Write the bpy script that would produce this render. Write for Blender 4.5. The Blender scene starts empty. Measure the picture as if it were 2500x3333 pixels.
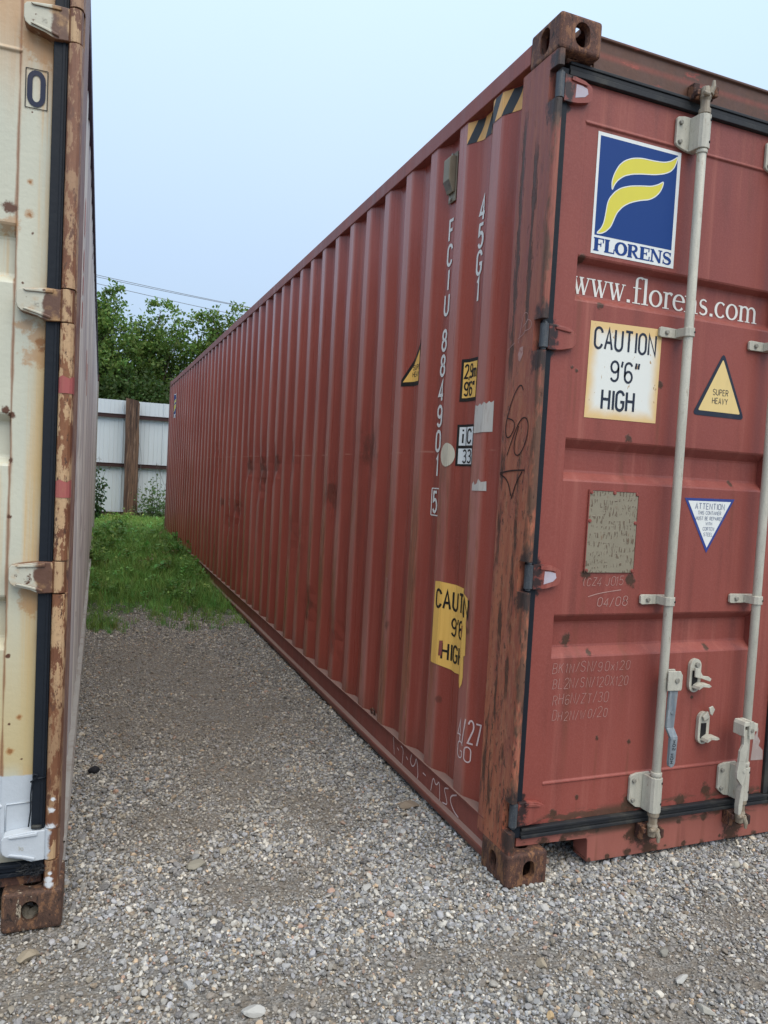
import bpy, bmesh, math, random
import numpy as np
from mathutils import Vector, Matrix
from mathutils.geometry import tessellate_polygon

rng = random.Random(7)
nrs = np.random.RandomState(11)
sc = bpy.context.scene
COL = sc.collection
R = math.radians

# ------------------------------------------------------------------ camera
CAMP = Vector((-1.36394, -2.11814, 1.37151))
YAW, PITCH, ROLL, HFOV = R(-21.7592), R(-2.6807), R(3.1551), R(54.265)
cy_, sy_ = math.cos(YAW), math.sin(YAW)
fwd = Vector((-sy_*math.cos(PITCH), cy_*math.cos(PITCH), math.sin(PITCH)))
r0 = Vector((cy_, sy_, 0)); u0 = r0.cross(fwd)
cr = r0*math.cos(ROLL)+u0*math.sin(ROLL); cu = -r0*math.sin(ROLL)+u0*math.cos(ROLL)
cam = bpy.data.cameras.new("camera"); camo = bpy.data.objects.new("camera", cam); COL.objects.link(camo)
camo.matrix_world = Matrix(((cr.x, cu.x, -fwd.x, CAMP.x), (cr.y, cu.y, -fwd.y, CAMP.y), (cr.z, cu.z, -fwd.z, CAMP.z), (0, 0, 0, 1)))
cam.sensor_fit = 'HORIZONTAL'; cam.sensor_width = 36; cam.lens = 18/math.tan(HFOV/2)
cam.clip_start = 0.05; cam.clip_end = 2000
sc.camera = camo
sc.render.resolution_x, sc.render.resolution_y = 768, 1024

# ------------------------------------------------------------------ light
SUN_EL, SUN_AZ = 58, 174     # azimuth: clockwise from +Y, where the light comes from
w = bpy.data.worlds.new("World"); sc.world = w; w.use_nodes = True
wn, wl = w.node_tree.nodes, w.node_tree.links
wn.clear()
wo = wn.new('ShaderNodeOutputWorld'); bg = wn.new('ShaderNodeBackground')
sky = wn.new('ShaderNodeTexSky'); sky.sky_type = 'NISHITA'; sky.sun_disc = False
sky.sun_elevation = R(SUN_EL); sky.sun_rotation = R(SUN_AZ); sky.dust_density = 3.0; sky.air_density = 1.0; sky.ozone_density = 1.0
tc = wn.new('ShaderNodeTexCoord')
cn = wn.new('ShaderNodeTexNoise'); cn.inputs['Scale'].default_value = 1.3; cn.inputs['Detail'].default_value = 5
wl.new(tc.outputs['Generated'], cn.inputs['Vector'])
veil = wn.new('ShaderNodeMixRGB')
veil.inputs[1].default_value = (2.62, 3.55, 4.72, 1); veil.inputs[2].default_value = (3.05, 3.78, 4.8, 1)
wl.new(cn.outputs['Fac'], veil.inputs[0])
wm = wn.new('ShaderNodeMixRGB'); wm.inputs[0].default_value = 0.86
sx = wn.new('ShaderNodeSeparateXYZ'); wl.new(tc.outputs['Generated'], sx.inputs[0])      # overcast sky: the zenith brighter than the horizon
mr = wn.new('ShaderNodeMapRange'); mr.inputs[1].default_value = 0; mr.inputs[2].default_value = 1; mr.inputs[3].default_value = .88; mr.inputs[4].default_value = 2.2; wl.new(sx.outputs[2], mr.inputs[0])
vm = wn.new('ShaderNodeVectorMath'); vm.operation = 'SCALE'; wl.new(veil.outputs[0], vm.inputs[0]); wl.new(mr.outputs[0], vm.inputs['Scale'])
wl.new(sky.outputs[0], wm.inputs[1]); wl.new(vm.outputs[0], wm.inputs[2])
wl.new(wm.outputs[0], bg.inputs['Color']); bg.inputs['Strength'].default_value = 0.1
wl.new(bg.outputs[0], wo.inputs['Surface'])
sl = bpy.data.lights.new("sun", 'SUN'); so = bpy.data.objects.new("sun", sl); COL.objects.link(so)
sl.energy = 1.5; sl.angle = R(60); sl.color = (1.0, 0.88, 0.70)
sd = Vector((math.sin(R(SUN_AZ))*math.cos(R(SUN_EL)), math.cos(R(SUN_AZ))*math.cos(R(SUN_EL)), math.sin(R(SUN_EL))))
so.rotation_euler = (-sd).to_track_quat('-Z', 'Y').to_euler(); so.location = (0, 0, 30)
vs = sc.view_settings
vs.view_transform = 'Standard'; vs.look = 'None'; vs.exposure = 0.85; vs.gamma = 1.0; vs.use_curve_mapping = False
sc.cycles.max_bounces = 6; sc.cycles.diffuse_bounces = 4; sc.cycles.glossy_bounces = 3
sc.cycles.use_denoising = True

# ------------------------------------------------------------------ material helpers
class NT:
    def __init__(s, name):
        s.m = bpy.data.materials.new(name); s.m.use_nodes = True
        s.n, s.l = s.m.node_tree.nodes, s.m.node_tree.links
        s.b = s.n['Principled BSDF']; s._v = None
    @property
    def V(s):
        if s._v is None: s._v = s.n.new('ShaderNodeTexCoord').outputs['Object']
        return s._v
    def put(s, sock, v):
        if hasattr(v, 'is_output'): s.l.new(v, sock)
        elif isinstance(v, (tuple, list)): sock.default_value = tuple(v)+((1,) if len(v) == 3 and sock.type == 'RGBA' else ())
        else: sock.default_value = v
    def set(s, **k):
        for a, v in k.items(): s.put(s.b.inputs[a.replace('_', ' ')], v)
        return s
    def sc(s, v, k):
        n = s.n.new('ShaderNodeVectorMath'); n.operation = 'MULTIPLY'; s.put(n.inputs[0], v); n.inputs[1].default_value = k; return n.outputs[0]
    def noise(s, k=(1, 1, 1), scale=1., detail=3., rough=.55, v=None):
        n = s.n.new('ShaderNodeTexNoise'); n.inputs['Scale'].default_value = scale; n.inputs['Detail'].default_value = detail; n.inputs['Roughness'].default_value = rough
        s.l.new(s.sc(v or s.V, k), n.inputs['Vector']); return n.outputs['Fac']
    def vor(s, k, scale, feature='F1'):
        n = s.n.new('ShaderNodeTexVoronoi'); n.feature = feature; n.inputs['Scale'].default_value = scale
        s.l.new(s.sc(s.V, k), n.inputs['Vector']); return n.outputs[0]
    def ma(s, op, a, b=0., c=None):
        n = s.n.new('ShaderNodeMath'); n.operation = op; s.put(n.inputs[0], a); s.put(n.inputs[1], b)
        if c is not None: s.put(n.inputs[2], c)
        return n.outputs[0]
    def ramp(s, f, a, b, lo=0., hi=1.):
        n = s.n.new('ShaderNodeMapRange'); n.interpolation_type = 'SMOOTHSTEP'; s.put(n.inputs[0], f)
        for i, v in enumerate((a, b, lo, hi)): n.inputs[i+1].default_value = v
        return n.outputs[0]
    def mix(s, f, a, b):
        n = s.n.new('ShaderNodeMixRGB'); s.put(n.inputs[0], f); s.put(n.inputs[1], a); s.put(n.inputs[2], b); return n.outputs[0]
    def xyz(s, v=None):
        n = s.n.new('ShaderNodeSeparateXYZ'); s.l.new(v or s.V, n.inputs[0]); return n.outputs
    def spots(s, lst, k=(1, 0, 1), nz=None):
        out = None; nz = nz or s.noise((1, 1, 1), 38, 5, .7)
        flat = s.sc(s.V, k)
        for p, r in lst:
            d = s.n.new('ShaderNodeVectorMath'); d.operation = 'DISTANCE'; s.l.new(flat, d.inputs[0]); d.inputs[1].default_value = tuple(a*b for a, b in zip(p, k))
            e = s.ma('MULTIPLY_ADD', s.ma('SUBTRACT', nz, .5), r*2.6, d.outputs['Value'])
            m = s.ramp(e, r*1.0, r*.45)
            out = m if out is None else s.ma('MAXIMUM', out, m)
        return out
    def bump(s, h, dist=.002, strength=1.):
        n = s.n.new('ShaderNodeBump'); n.inputs['Distance'].default_value = dist; n.inputs['Strength'].default_value = strength
        s.l.new(h, n.inputs['Height']); s.l.new(n.outputs[0], s.b.inputs['Normal'])
    def attr(s, name, inst=True):
        n = s.n.new('ShaderNodeAttribute'); n.attribute_name = name; n.attribute_type = 'INSTANCER' if inst else 'GEOMETRY'; return n.outputs['Color']

DENTS = [(4.2, 1.33, .28, .020), (3.7, 1.42, .20, .016), (4.75, 1.38, .22, .018), (3.2, 1.47, .2, .010), (5.2, .95, .25, .018), (5.7, .82, .22, .014), (2.6, .5, .2, .012), (2.2, 1.22, .25, .006), (1.6, 1.5, .3, .005), (6.5, 1.5, .4, .008), (3.0, .9, .3, .008), (2.0, .42, .22, .010)]
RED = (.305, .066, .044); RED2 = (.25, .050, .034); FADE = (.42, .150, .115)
RUST = (.12, .05, .025); DARKRUST = (.045, .024, .016); ORANGE = (.27, .088, .04)

def red_paint(name, spots=(), soot=(), scuff=False, rough=.42, zdirt=0, base=None, moss=None, dust=0):
    t = NT(name); V = t.V
    c = t.mix(t.ramp(t.noise(scale=.9, detail=4), .35, .65), *(base or (RED, RED2)))
    st = t.noise((16, 16, .55), 1, 5, .65)
    c = t.mix(t.ma('MULTIPLY', t.ramp(st, .5, .78), .5), c, FADE)
    c = t.mix(t.ma('MULTIPLY', t.ramp(t.noise((9, 9, .8), 1.7, 4), .50, .75), .45), c, (.12, .034, .026))
    c = t.mix(t.ma('MULTIPLY', t.ramp(t.noise(scale=190, detail=2), .35, .75), .22), c, (.36, .12, .10))
    h = t.noise(scale=60, detail=3)
    if scuff:      # outer folds mixed paler all over; their rubbed edges show orange primer and bare rust in vertical scrapes
        x, y, z = t.xyz()
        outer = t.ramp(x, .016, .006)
        sm = t.noise((30, 5, .9), 1, 6, .75)
        zz = t.ramp(t.ma('ADD', z, t.ma('MULTIPLY', t.noise((0, .8, .1), 2, 2), .8)), 2.3, 1.5)
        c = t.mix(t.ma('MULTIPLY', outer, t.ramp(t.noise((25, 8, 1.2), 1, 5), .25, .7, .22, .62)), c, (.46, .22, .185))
        m = t.ma('MULTIPLY', t.ma('MULTIPLY', outer, zz), t.ramp(sm, .47, .57))
        c = t.mix(t.ma('MULTIPLY', m, .75), c, t.mix(t.ramp(t.noise((90, 90, 8), 1, 3), .4, .65), (.30, .11, .055), (.16, .07, .035)))
        m2 = t.ma('MULTIPLY', t.ma('MULTIPLY', outer, zz), t.ramp(t.noise((40, 60, 1.6), 1.3, 5, .8), .60, .66))
        c = t.mix(t.ma('MULTIPLY', m2, .8), c, (.44, .24, .15))
        seam = t.ma('MULTIPLY', t.ramp(t.ma('ABSOLUTE', t.ma('SUBTRACT', t.ma('ADD', z, t.ma('MULTIPLY', t.noise((0, .6, 0), 1, 2), .03)), 1.505)), .005, .002), t.ramp(t.noise((3, 9, 3), 1, 4), .45, .6))
        c = t.mix(t.ma('MULTIPLY', seam, .6), c, (.42, .2, .15))
        ds = t.spots([((0, a, b+.02), r*.45) for a, b, r, h in DENTS[:9]]+[((0, 2.62, .46), .05), ((0, .62, .47), .02), ((0, 1.2, .66), .03), ((0, .40, .80), .02), ((0, 6.1, 1.0), .06)], (0, 1, 1), t.noise((1, 1, .6), 22, 5, .7))
        c = t.mix(t.ma('MULTIPLY', ds, .55), c, (.075, .032, .022))
        low = t.ramp(t.ma('ADD', z, t.ma('MULTIPLY', t.noise((0, 5, 1.5), 1, 5), .25)), .42, .24)
        c = t.mix(t.ma('MULTIPLY', low, .45), c, (.15, .06, .042))
    ch = t.ramp(t.noise((45, 45, 20), 1, 6, .7), .69, .74)
    c = t.mix(ch, c, RUST)
    if zdirt:
        z = t.xyz()[2]
        c = t.mix(t.ma('MULTIPLY', t.ramp(t.ma('ADD', z, t.ma('MULTIPLY', t.noise(scale=9, detail=5), .12)), zdirt+.1, zdirt), .55), c, (.13, .09, .06))
    if spots:
        sp = t.spots(spots)
        c = t.mix(sp, c, t.mix(t.noise(scale=120, detail=3), DARKRUST, (.09, .045, .028)))
        # rust water running down from each spot
        ex = None; fl = t.sc(V, (1, 0, .07))
        for p, r in spots:
            d = t.n.new('ShaderNodeVectorMath'); d.operation = 'DISTANCE'; t.l.new(fl, d.inputs[0]); d.inputs[1].default_value = (p[0], 0, (p[2]-r*9)*.07)
            m = t.ramp(d.outputs['Value'], r*.85, r*.1); ex = m if ex is None else t.ma('MAXIMUM', ex, m)
        c = t.mix(t.ma('MULTIPLY', ex, t.ma('MULTIPLY', st, .75)), c, (.15, .052, .03))
        h = t.ma('ADD', h, t.ma('MULTIPLY', sp, 1.5))
    if moss:       # dark growth and rust bands along an edge: (z0, z1, amount)
        z = t.xyz()[2]; nz = t.noise((9, 9, 26), 1, 6, .7)
        for z0, z1, am in moss:
            band = t.ma('MULTIPLY', t.ramp(z, z0-.02, z0+.005), t.ramp(z, z1+.03, z1))
            mk = t.ramp(t.ma('ADD', nz, t.ma('MULTIPLY', t.noise((3, 3, 1), 1, 3), .5)), .86-am*.2, .93-am*.2)
            c = t.mix(t.ma('MULTIPLY', t.ma('MULTIPLY', band, mk), .85), c, t.mix(t.noise(scale=70, detail=4), (.045, .03, .02), (.10, .06, .038)))
    if dust:
        g_ = t.n.new('ShaderNodeNewGeometry'); nz_ = t.xyz(g_.outputs['Normal'])[2]
        c = t.mix(t.ma('MULTIPLY', t.ramp(nz_, .15, .7), dust), c, (.27, .19, .155))
    if soot:
        c = t.mix(t.ma('MULTIPLY', t.spots(soot), .93), c, (.016, .015, .016))
    t.set(Base_Color=c, Roughness=t.ramp(st, .2, .8, rough-.08, rough+.14), Specular_IOR_Level=.38)
    t.bump(h, .0006)
    return t.m

DOORSPOTS = [((.234, 0, .829), .028), ((.316, 0, .789), .013), ((.372, 0, .476), .011), ((.515, 0, .452), .012), ((.527, 0, .224), .035), ((.57, 0, .222), .03), ((.421, 0, 1.557), .017), ((.544, 0, 1.758), .016),
             ((.272, 0, 1.068), .024), ((.472, 0, 1.045), .027), ((.175, 0, 2.15), .02), ((.261, 0, 2.0), .016), ((.86, 0, .79), .014), ((.80, 0, .60), .009), ((.78, 0, .21), .03), ((.90, 0, .235), .03), ((.18, 0, 1.77), .011), ((.16, 0, 1.78), .01), ((.20, 0, .22), .02), ((.30, 0, .27), .012), ((.93, 0, 1.42), .012)]
HZ = (2.677, 1.868, 1.063, .242)
SOOT = [((.062, 0, z+o), r) for z in HZ for o, r in ((-.05, .026), (-.02, .028), (.01, .028), (.045, .024))]
M = {}
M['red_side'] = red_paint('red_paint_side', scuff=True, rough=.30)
M['red_rail'] = red_paint('red_paint_rail', rough=.5, zdirt=.05, base=((.25, .066, .048), (.20, .05, .038)), dust=.8)
M['red_door'] = red_paint('red_paint_door', DOORSPOTS, SOOT, rough=.44, base=((.262, .066, .050), (.215, .052, .041)), moss=[(.18, .205, .75)])
M['red_head'] = red_paint('red_paint_header', rough=.5, moss=[(2.765, 2.805, 1.1), (2.835, 2.885, 1.25)])
M['red_sill'] = red_paint('red_paint_sill', [((.45+.09*i, 0, .03+.012*math.sin(i*2.3)), .014+.006*math.sin(i*1.7)) for i in range(9)]+[((.9, 0, .13), .02), ((.78, 0, .125), .015), ((.62, 0, .09), .06), ((.64, 0, .04), .045), ((.56, 0, .10), .04), ((1.06, 0, .08), .06), ((1.04, 0, .04), .05), ((.17, 0, .12), .03), ((.25, 0, .125), .02), ((.37, 0, .03), .012), ((.40, 0, .135), .012)], rough=.5, zdirt=.01, base=((.33, .115, .088), (.26, .08, .06)), moss=[(.13, .15, .8)])

def post_mat():
    t = NT('worn_post_paint'); x, y, z = t.xyz()
    zz = t.ramp(t.ma('ADD', z, t.ma('MULTIPLY', t.noise((7, 7, 1.2), 1, 5), 1.3)), 2.95, 1.75)
    st = t.noise((42, 42, 2.6), 1, 6, .7); fl = t.noise((60, 60, 16), 1, 7, .78); lg = t.noise((11, 11, 3), 1, 5)
    c = t.mix(t.ma('MULTIPLY', zz, t.ramp(lg, .25, .6)), t.mix(t.ramp(st, .4, .65), (.25, .068, .048), (.32, .112, .075)), t.mix(t.ramp(st, .35, .65), (.33, .092, .048), (.42, .145, .075)))
    c = t.mix(t.ma('MULTIPLY', t.ramp(fl, .52, .58), t.ma('ADD', t.ma('MULTIPLY', zz, .65), .08)), c, (.38, .165, .09))
    wob = t.ma('MULTIPLY', t.ma('SUBTRACT', t.noise((0, 0, 2.2), 1, 6, .7), .5), .030); wid = t.ramp(t.noise((30, 60, 5), 1, 6, .8), .36, .62, .001, .017)
    rag = t.ma('MULTIPLY', t.ma('SUBTRACT', t.noise((110, 110, 32), 1, 5, .8), .5), .020)
    d1 = None                                                                              # long ragged cracks along the post
    for v0, za, zb in ((.182, 1.75, 2.62), (.098, 1.9, 2.5), (.150, .2, 1.0), (.196, .15, 1.9), (.085, .2, 1.5)):
        q = t.ramp(t.ma('ADD', t.ma('SUBTRACT', t.ma('ABSOLUTE', t.ma('SUBTRACT', y, t.ma('ADD', wob, v0))), wid), rag), .0012, -.0012)
        q = t.ma('MULTIPLY', q, t.ma('MULTIPLY', t.ramp(z, za-.05, za+.05), t.ramp(z, zb+.05, zb-.05)))
        if zb < 1.95: q = t.ma('MULTIPLY', q, t.ramp(t.noise((3, 9, 3.4), 1.4, 5), .44, .56))
        d1 = q if d1 is None else t.ma('MAXIMUM', d1, q)
    d2 = t.ma('MULTIPLY', t.ramp(t.noise((62, 62, 20), 1, 7, .75), .565, .61), t.ma('MULTIPLY', t.ma('MAXIMUM', zz, .35), t.ramp(t.ma('ADD', t.noise((8, 8, 2.2), 1.2, 4), t.ramp(z, 1.3, .3, 0, .16)), .46, .60)))
    dk = t.ma('MAXIMUM', d1, d2)
    c = t.mix(t.ma('MULTIPLY', dk, .88), c, t.mix(t.noise(scale=90, detail=3), (.028, .015, .010), (.09, .042, .024)))
    cor = t.ma('MULTIPLY', t.ramp(y, .036, .010), t.ramp(t.noise((10, 10, 3.2), 1, 6, .65), .42, .52))
    c = t.mix(t.ma('MULTIPLY', cor, .85), c, t.mix(t.noise(scale=60, detail=4), (.045, .026, .017), (.14, .075, .045)))
    fine = t.ramp(t.noise((150, 150, 30), 1, 5, .7), .58, .70)
    c = t.mix(t.ma('MULTIPLY', fine, .4), c, (.10, .042, .022))
    so_ = t.spots([((.02, .02, q+o), r) for q in HZ for o, r in ((.062, .030), (-.072, .040), (0, .026))], (.5, .8, .55), t.noise((1, 1, .6), 30, 6, .75))
    c = t.mix(t.ma('MULTIPLY', so_, .85), c, (.016, .015, .016))
    t.set(Base_Color=c, Roughness=t.ramp(st, .3, .7, .5, .72))
    t.bump(t.ma('SUBTRACT', t.ma('MULTIPLY', fl, .7), t.ma('MULTIPLY', dk, .9)), .004)
    return t.m
M['post'] = post_mat()

def rust_mat(name, a, b, c3, pale=.0):
    t = NT(name); n = t.noise(scale=14, detail=7, rough=.7)
    c = t.mix(t.ramp(n, .35, .65), a, b)
    c = t.mix(t.ramp(t.noise((30, 30, 9), 1, 5, .7), .56, .68), c, c3)
    if pale: c = t.mix(t.ma('MULTIPLY', t.ramp(t.noise((24, 24, 10), 1, 6, .75), .60, .63), pale), c, (.45, .38, .28))
    c = t.mix(t.ramp(t.noise(scale=140, detail=3), .55, .75, 0, .5), c, (.03, .018, .014))
    f2 = t.noise((34, 34, 16), 1, 8, .78)
    c = t.mix(t.ramp(f2, .52, .56), c, t.mix(.6, c3, (.24, .11, .055)))
    c = t.mix(t.ramp(f2, .44, .40), c, (.028, .016, .012))
    t.set(Base_Color=c, Roughness=.78); t.bump(t.ma('ADD', n, f2), .005); return t.m
M['cast_top'] = rust_mat('rusty_casting_brown', (.085, .034, .024), (.125, .052, .034), (.20, .088, .045))
M['cast_low'] = rust_mat('rusty_casting_dark', (.066, .030, .022), (.105, .046, .030), (.16, .08, .035))
M['cast_pale'] = rust_mat('rusty_casting_chipped', (.070, .036, .024), (.10, .052, .034), (.13, .075, .04), .9)
M['keeper'] = rust_mat('dark_rust_keeper', (.035, .014, .011), (.06, .022, .016), (.09, .035, .02))

def rubber(name, base=(.022, .024, .028), dust=(.10, .095, .075), k=.55):
    t = NT(name); c = t.mix(t.ma('MULTIPLY', t.ramp(t.noise((7, 7, 7), 1, 6, .7), .45, .75), k), base, dust)
    t.set(Base_Color=c, Roughness=.55, Specular_IOR_Level=.25); t.bump(t.noise(scale=50, detail=4), .001); return t.m
M['rubber'] = rubber('black_rubber_seal'); M['rubber_clean'] = rubber('black_rubber_seal_clean', (.009, .013, .020), (.02, .026, .034), .35)

def galv(name, a=(.46, .46, .40), b=(.36, .37, .33), rustk=.5):
    t = NT(name); c = t.mix(t.ramp(t.noise((26, 26, 5), 1, 5, .7), .35, .65), a, b)
    c = t.mix(t.ma('MULTIPLY', t.ramp(t.noise((60, 60, 18), 1, 5, .7), .58, .72), rustk), c, (.24, .17, .11))
    c = t.mix(t.ma('MULTIPLY', t.ramp(t.noise(scale=230, detail=2), .5, .8), .35), c, (.2, .2, .18))
    t.set(Base_Color=c, Roughness=.48, Metallic=.0); t.bump(t.noise(scale=90, detail=3), .0008); return t.m
M['galv'] = galv('chalky_galvanised_steel', (.52, .50, .42), (.40, .39, .33), .65); M['galv_blue'] = galv('weathered_blue_grey_steel', (.13, .16, .19), (.25, .28, .30), .4); M['galv_rust'] = galv('rusty_galvanised_cam', (.33, .29, .22), (.20, .15, .10), .8)
M['pin'] = galv('dark_hinge_pin', (.035, .042, .052), (.075, .085, .095), .45)
M['bolt'] = galv('bolt_steel', (.30, .29, .25), (.2, .19, .16), .6)

def flat(name, c, rough=.5, dirt=.15, dcol=(.25, .2, .14), k=(20, 20, 6)):
    t = NT(name); col = t.mix(t.ma('MULTIPLY', t.ramp(t.noise(k, 1, 5, .7), .45, .8), dirt), c, dcol)
    t.set(Base_Color=col, Roughness=rough, Specular_IOR_Level=.3); return t.m
M['white'] = flat('white_vinyl', (.72, .75, .74)); M['ltwhite'] = flat('white_lettering', (.74, .74, .70), .55, .2)
M['logoblue'] = flat('blue_vinyl', (.004, .042, .20), .6, .10, (.02, .07, .2)); M['logoyel'] = flat('yellow_vinyl', (.66, .60, .075), .45, .15, (.5, .42, .1))
M['navy'] = flat('navy_print', (.017, .025, .045), .5, .1); M['black'] = flat('black_print', (.014, .013, .012), .5, .1)
M['chalk'] = flat('chalk_mark', (.43, .26, .23), .9, .85, (.27, .09, .07), (90, 90, 60)); M['pinkchalk'] = flat('pale_chalk_mark', (.66, .52, .50), .9, .4, (.35, .14, .12), (90, 90, 60))
M['yellow'] = flat('amber_vinyl', (.86, .52, .13), .45, .5, (.66, .33, .06), (60, 60, 3)); M['paleyel'] = flat('faded_amber_vinyl', (.72, .55, .24), .45, .2)
M['attnblue'] = flat('blue_border_print', (.03, .055, .24)); M['attngrey'] = flat('grey_print', (.22, .25, .33))
M['tapeblk'] = flat('dark_tape', (.035, .038, .042), .45, .3, (.10, .09, .08)); M['tapeyel'] = flat('orange_tape', (.76, .42, .14), .45, .3, (.45, .2, .06))
M['paper'] = flat('torn_paper', (.55, .52, .47), .8, .75, (.33, .25, .2), (40, 40, 9)); M['oval'] = flat('faded_oval', (.60, .55, .43), .7, .5, (.42, .33, .22))
M['ventbox'] = flat('khaki_plastic', (.23, .205, .15), .6, .45, (.11, .08, .05)); M['ventdark'] = flat('louvre_mesh', (.20, .18, .15), .8, .7, (.06, .05, .04), (70, 70, 90))
M['marker'] = flat('black_marker', (.03, .014, .012), .6, .5, (.12, .04, .025), (60, 60, 60)); M['redpaint'] = flat('red_lettering', (.48, .07, .05)); M['lilac'] = flat('bare_primer', (.45, .41, .47), .6, .55, (.35, .13, .10), (30, 30, 30))
M['hole_shade'] = flat('painted_hole_shade', (.01, .01, .012)); M['peel'] = flat('peeled_sticker', (.34, .27, .25), .8, .6, (.5, .47, .45), (30, 30, 30))  # flat black pieces: the shade inside holes painted as colour

def caution_mat():
    t = NT('caution_vinyl'); x, y, z = t.xyz()
    dx = t.ma('DIVIDE', t.ma('ABSOLUTE', t.ma('SUBTRACT', x, .378)), .155); dz = t.ma('DIVIDE', t.ma('ABSOLUTE', t.ma('SUBTRACT', z, 1.782)), .165)
    d = t.ma('ADD', t.ma('MAXIMUM', dx, dz), t.ma('MULTIPLY', t.ma('SUBTRACT', t.noise(scale=12, detail=4), .5), .25))
    top = t.ramp(z, 1.86, 1.97, 0, .45)
    f = t.ma('ADD', t.ramp(d, .66, 1.0), top)
    c = t.mix(f, (.72, .74, .70), (.70, .49, .22))
    c = t.mix(t.ramp(t.noise((50, 50, 25), 1, 5), .66, .7), c, (.42, .28, .14))
    t.set(Base_Color=c, Roughness=.42); return t.m
M['caution'] = caution_mat()

def plate_mat():
    t = NT('engraved_plate')
    c = t.mix(t.noise(scale=22, detail=5), (.20, .175, .125), (.27, .24, .175))
    txt = t.ma('MULTIPLY', t.ramp(t.noise((150, 1, 34), 1, 2), .53, .6), t.ramp(t.noise((9, 1, 60), 1, 1), .44, .52))
    c = t.mix(t.ma('MULTIPLY', txt, .75), c, (.10, .06, .035))
    c = t.mix(t.ramp(t.noise((60, 1, 18), 1, 5, .7), .6, .7, 0, .7), c, (.17, .085, .04))
    t.set(Base_Color=c, Roughness=.55); t.bump(txt, .001); return t.m
M['plate'] = plate_mat()

def pale_paint(name, a, b, white=True, rustk=1.):
    t = NT(name); x, y, z = t.xyz()
    c = t.mix(t.ramp(t.noise(scale=2.2, detail=4), .35, .65), a, b)
    ux = t.ma('MULTIPLY', x, -1.)
    # orange rust water: along the seal edge, along the seam, in runs
    run = t.noise((22, 22, .5), 1.3, 5, .65)
    ed = t.ma('MULTIPLY', t.ramp(ux, .145, .09), t.ramp(t.ma('ADD', t.noise((8, 8, 1.1), 1, 4), t.ma('MULTIPLY', t.ramp(z, 2.3, .7), .2)), .38, .72))
    c = t.mix(t.ma('MULTIPLY', ed, .95*rustk), c, (.55, .36, .13))
    ed2 = t.ma('MULTIPLY', t.ramp(ux, .112, .09), t.ramp(t.noise((5, 5, 1.6), 1.2, 5), .5, .68))
    c = t.mix(t.ma('MULTIPLY', ed2, .85*rustk), c, (.32, .12, .03))
    c = t.mix(t.ma('MULTIPLY', t.ramp(run, .52, .70), .75*rustk), c, (.60, .40, .18))
    up = t.ma('MULTIPLY', t.ramp(t.ma('ADD', z, t.ma('MULTIPLY', run, .5)), 2.50, 2.85), .85)
    c = t.mix(t.ma('MULTIPLY', up, rustk), c, (.50, .30, .15))
    mid = t.ma('MULTIPLY', t.ma('MULTIPLY', t.ramp(z, 1.15, .5), t.ramp(z, .42, .5)), .9)
    c = t.mix(t.ma('MULTIPLY', mid, rustk), c, (.52, .42, .22))
    sm = t.ma('ABSOLUTE', t.ma('SUBTRACT', ux, .172))
    c = t.mix(t.ma('MULTIPLY', t.ramp(t.ma('ADD', sm, t.ma('MULTIPLY', t.ma('SUBTRACT', t.noise((30, 30, 6), 1, 5), .45), .016)), .0075, .001), .8*rustk), c, (.25, .105, .045))
    dots = t.spots([((-.14, 0, 2.14), .006), ((-.138, 0, 2.05), .008), ((-.13, 0, 2.0), .007), ((-.152, 0, 1.86), .006), ((-.19, 0, 2.06), .022), ((-.185, 0, 1.5), .014), ((-.172, 0, 1.49), .013), ((-.163, 0, .80), .008), ((-.13, 0, .62), .006), ((-.155, 0, .60), .005), ((-.150, 0, .52), .008), ((-.12, 0, .495), .005), ((-.17, 0, 1.2), .008), ((-.10, 0, 1.70), .016), ((-.097, 0, 1.68), .014), ((-.14, 0, 2.33), .004), ((-.172, 0, 1.36), .01)])
    c = t.mix(dots, c, (.10, .040, .02))
    halo = t.spots([((-.138, 0, 2.05), .015), ((-.14, 0, 2.14), .012), ((-.13, 0, .62), .012), ((-.15, 0, .52), .014), ((-.19, 0, 2.02), .03), ((-.10, 0, 1.66), .05), ((-.105, 0, .95), .04), ((-.10, 0, 1.72), .05), ((-.11, 0, 2.5), .05), ((-.15, 0, 2.52), .04), ((-.10, 0, .97), .05), ((-.14, 0, 1.74), .03)])
    c = t.mix(t.ma('MULTIPLY', halo, .62*rustk), c, (.40, .19, .06))
    if white:
        wl_ = t.ramp(t.ma('ADD', z, t.ma('MULTIPLY', t.noise(scale=30, detail=3), .012)), .456, .450)
        c = t.mix(wl_, c, t.mix(t.ramp(z, .20, .24), (.30, .28, .22), t.mix(t.noise(scale=6, detail=4), (.46, .51, .56), (.53, .57, .61))))
    t.set(Base_Color=c, Roughness=.5); t.bump(t.noise(scale=70, detail=3), .0008); return t.m
M['pale_door'] = pale_paint('pale_reefer_paint', (.56, .56, .455), (.50, .51, .42))

def pale_side():
    t = NT('pale_grey_side_paint')
    c = t.mix(t.ramp(t.noise((1, 9, .8), 1, 5), .35, .65), (.68, .66, .61), (.56, .54, .50))
    c = t.mix(t.ma('MULTIPLY', t.ramp(t.noise((1, 9, .25), 1.5, 5, .7), .44, .62), .75), c, (.33, .30, .32))  # shade in the slits between folds, painted as grey violet streaks
    c = t.mix(t.ramp(t.noise((3, 12, 3.2), 1.2, 6, .7), .665, .69), c, (.11, .05, .03))
    t.set(Base_Color=c, Roughness=.85, Specular_IOR_Level=.2); return t.m
M['pale_side'] = pale_side(); M['pale_rail'] = flat('dark_plum_rail', (.06, .04, .075), .6, .5, (.11, .06, .05))  # top rail coloured dark plum

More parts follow.
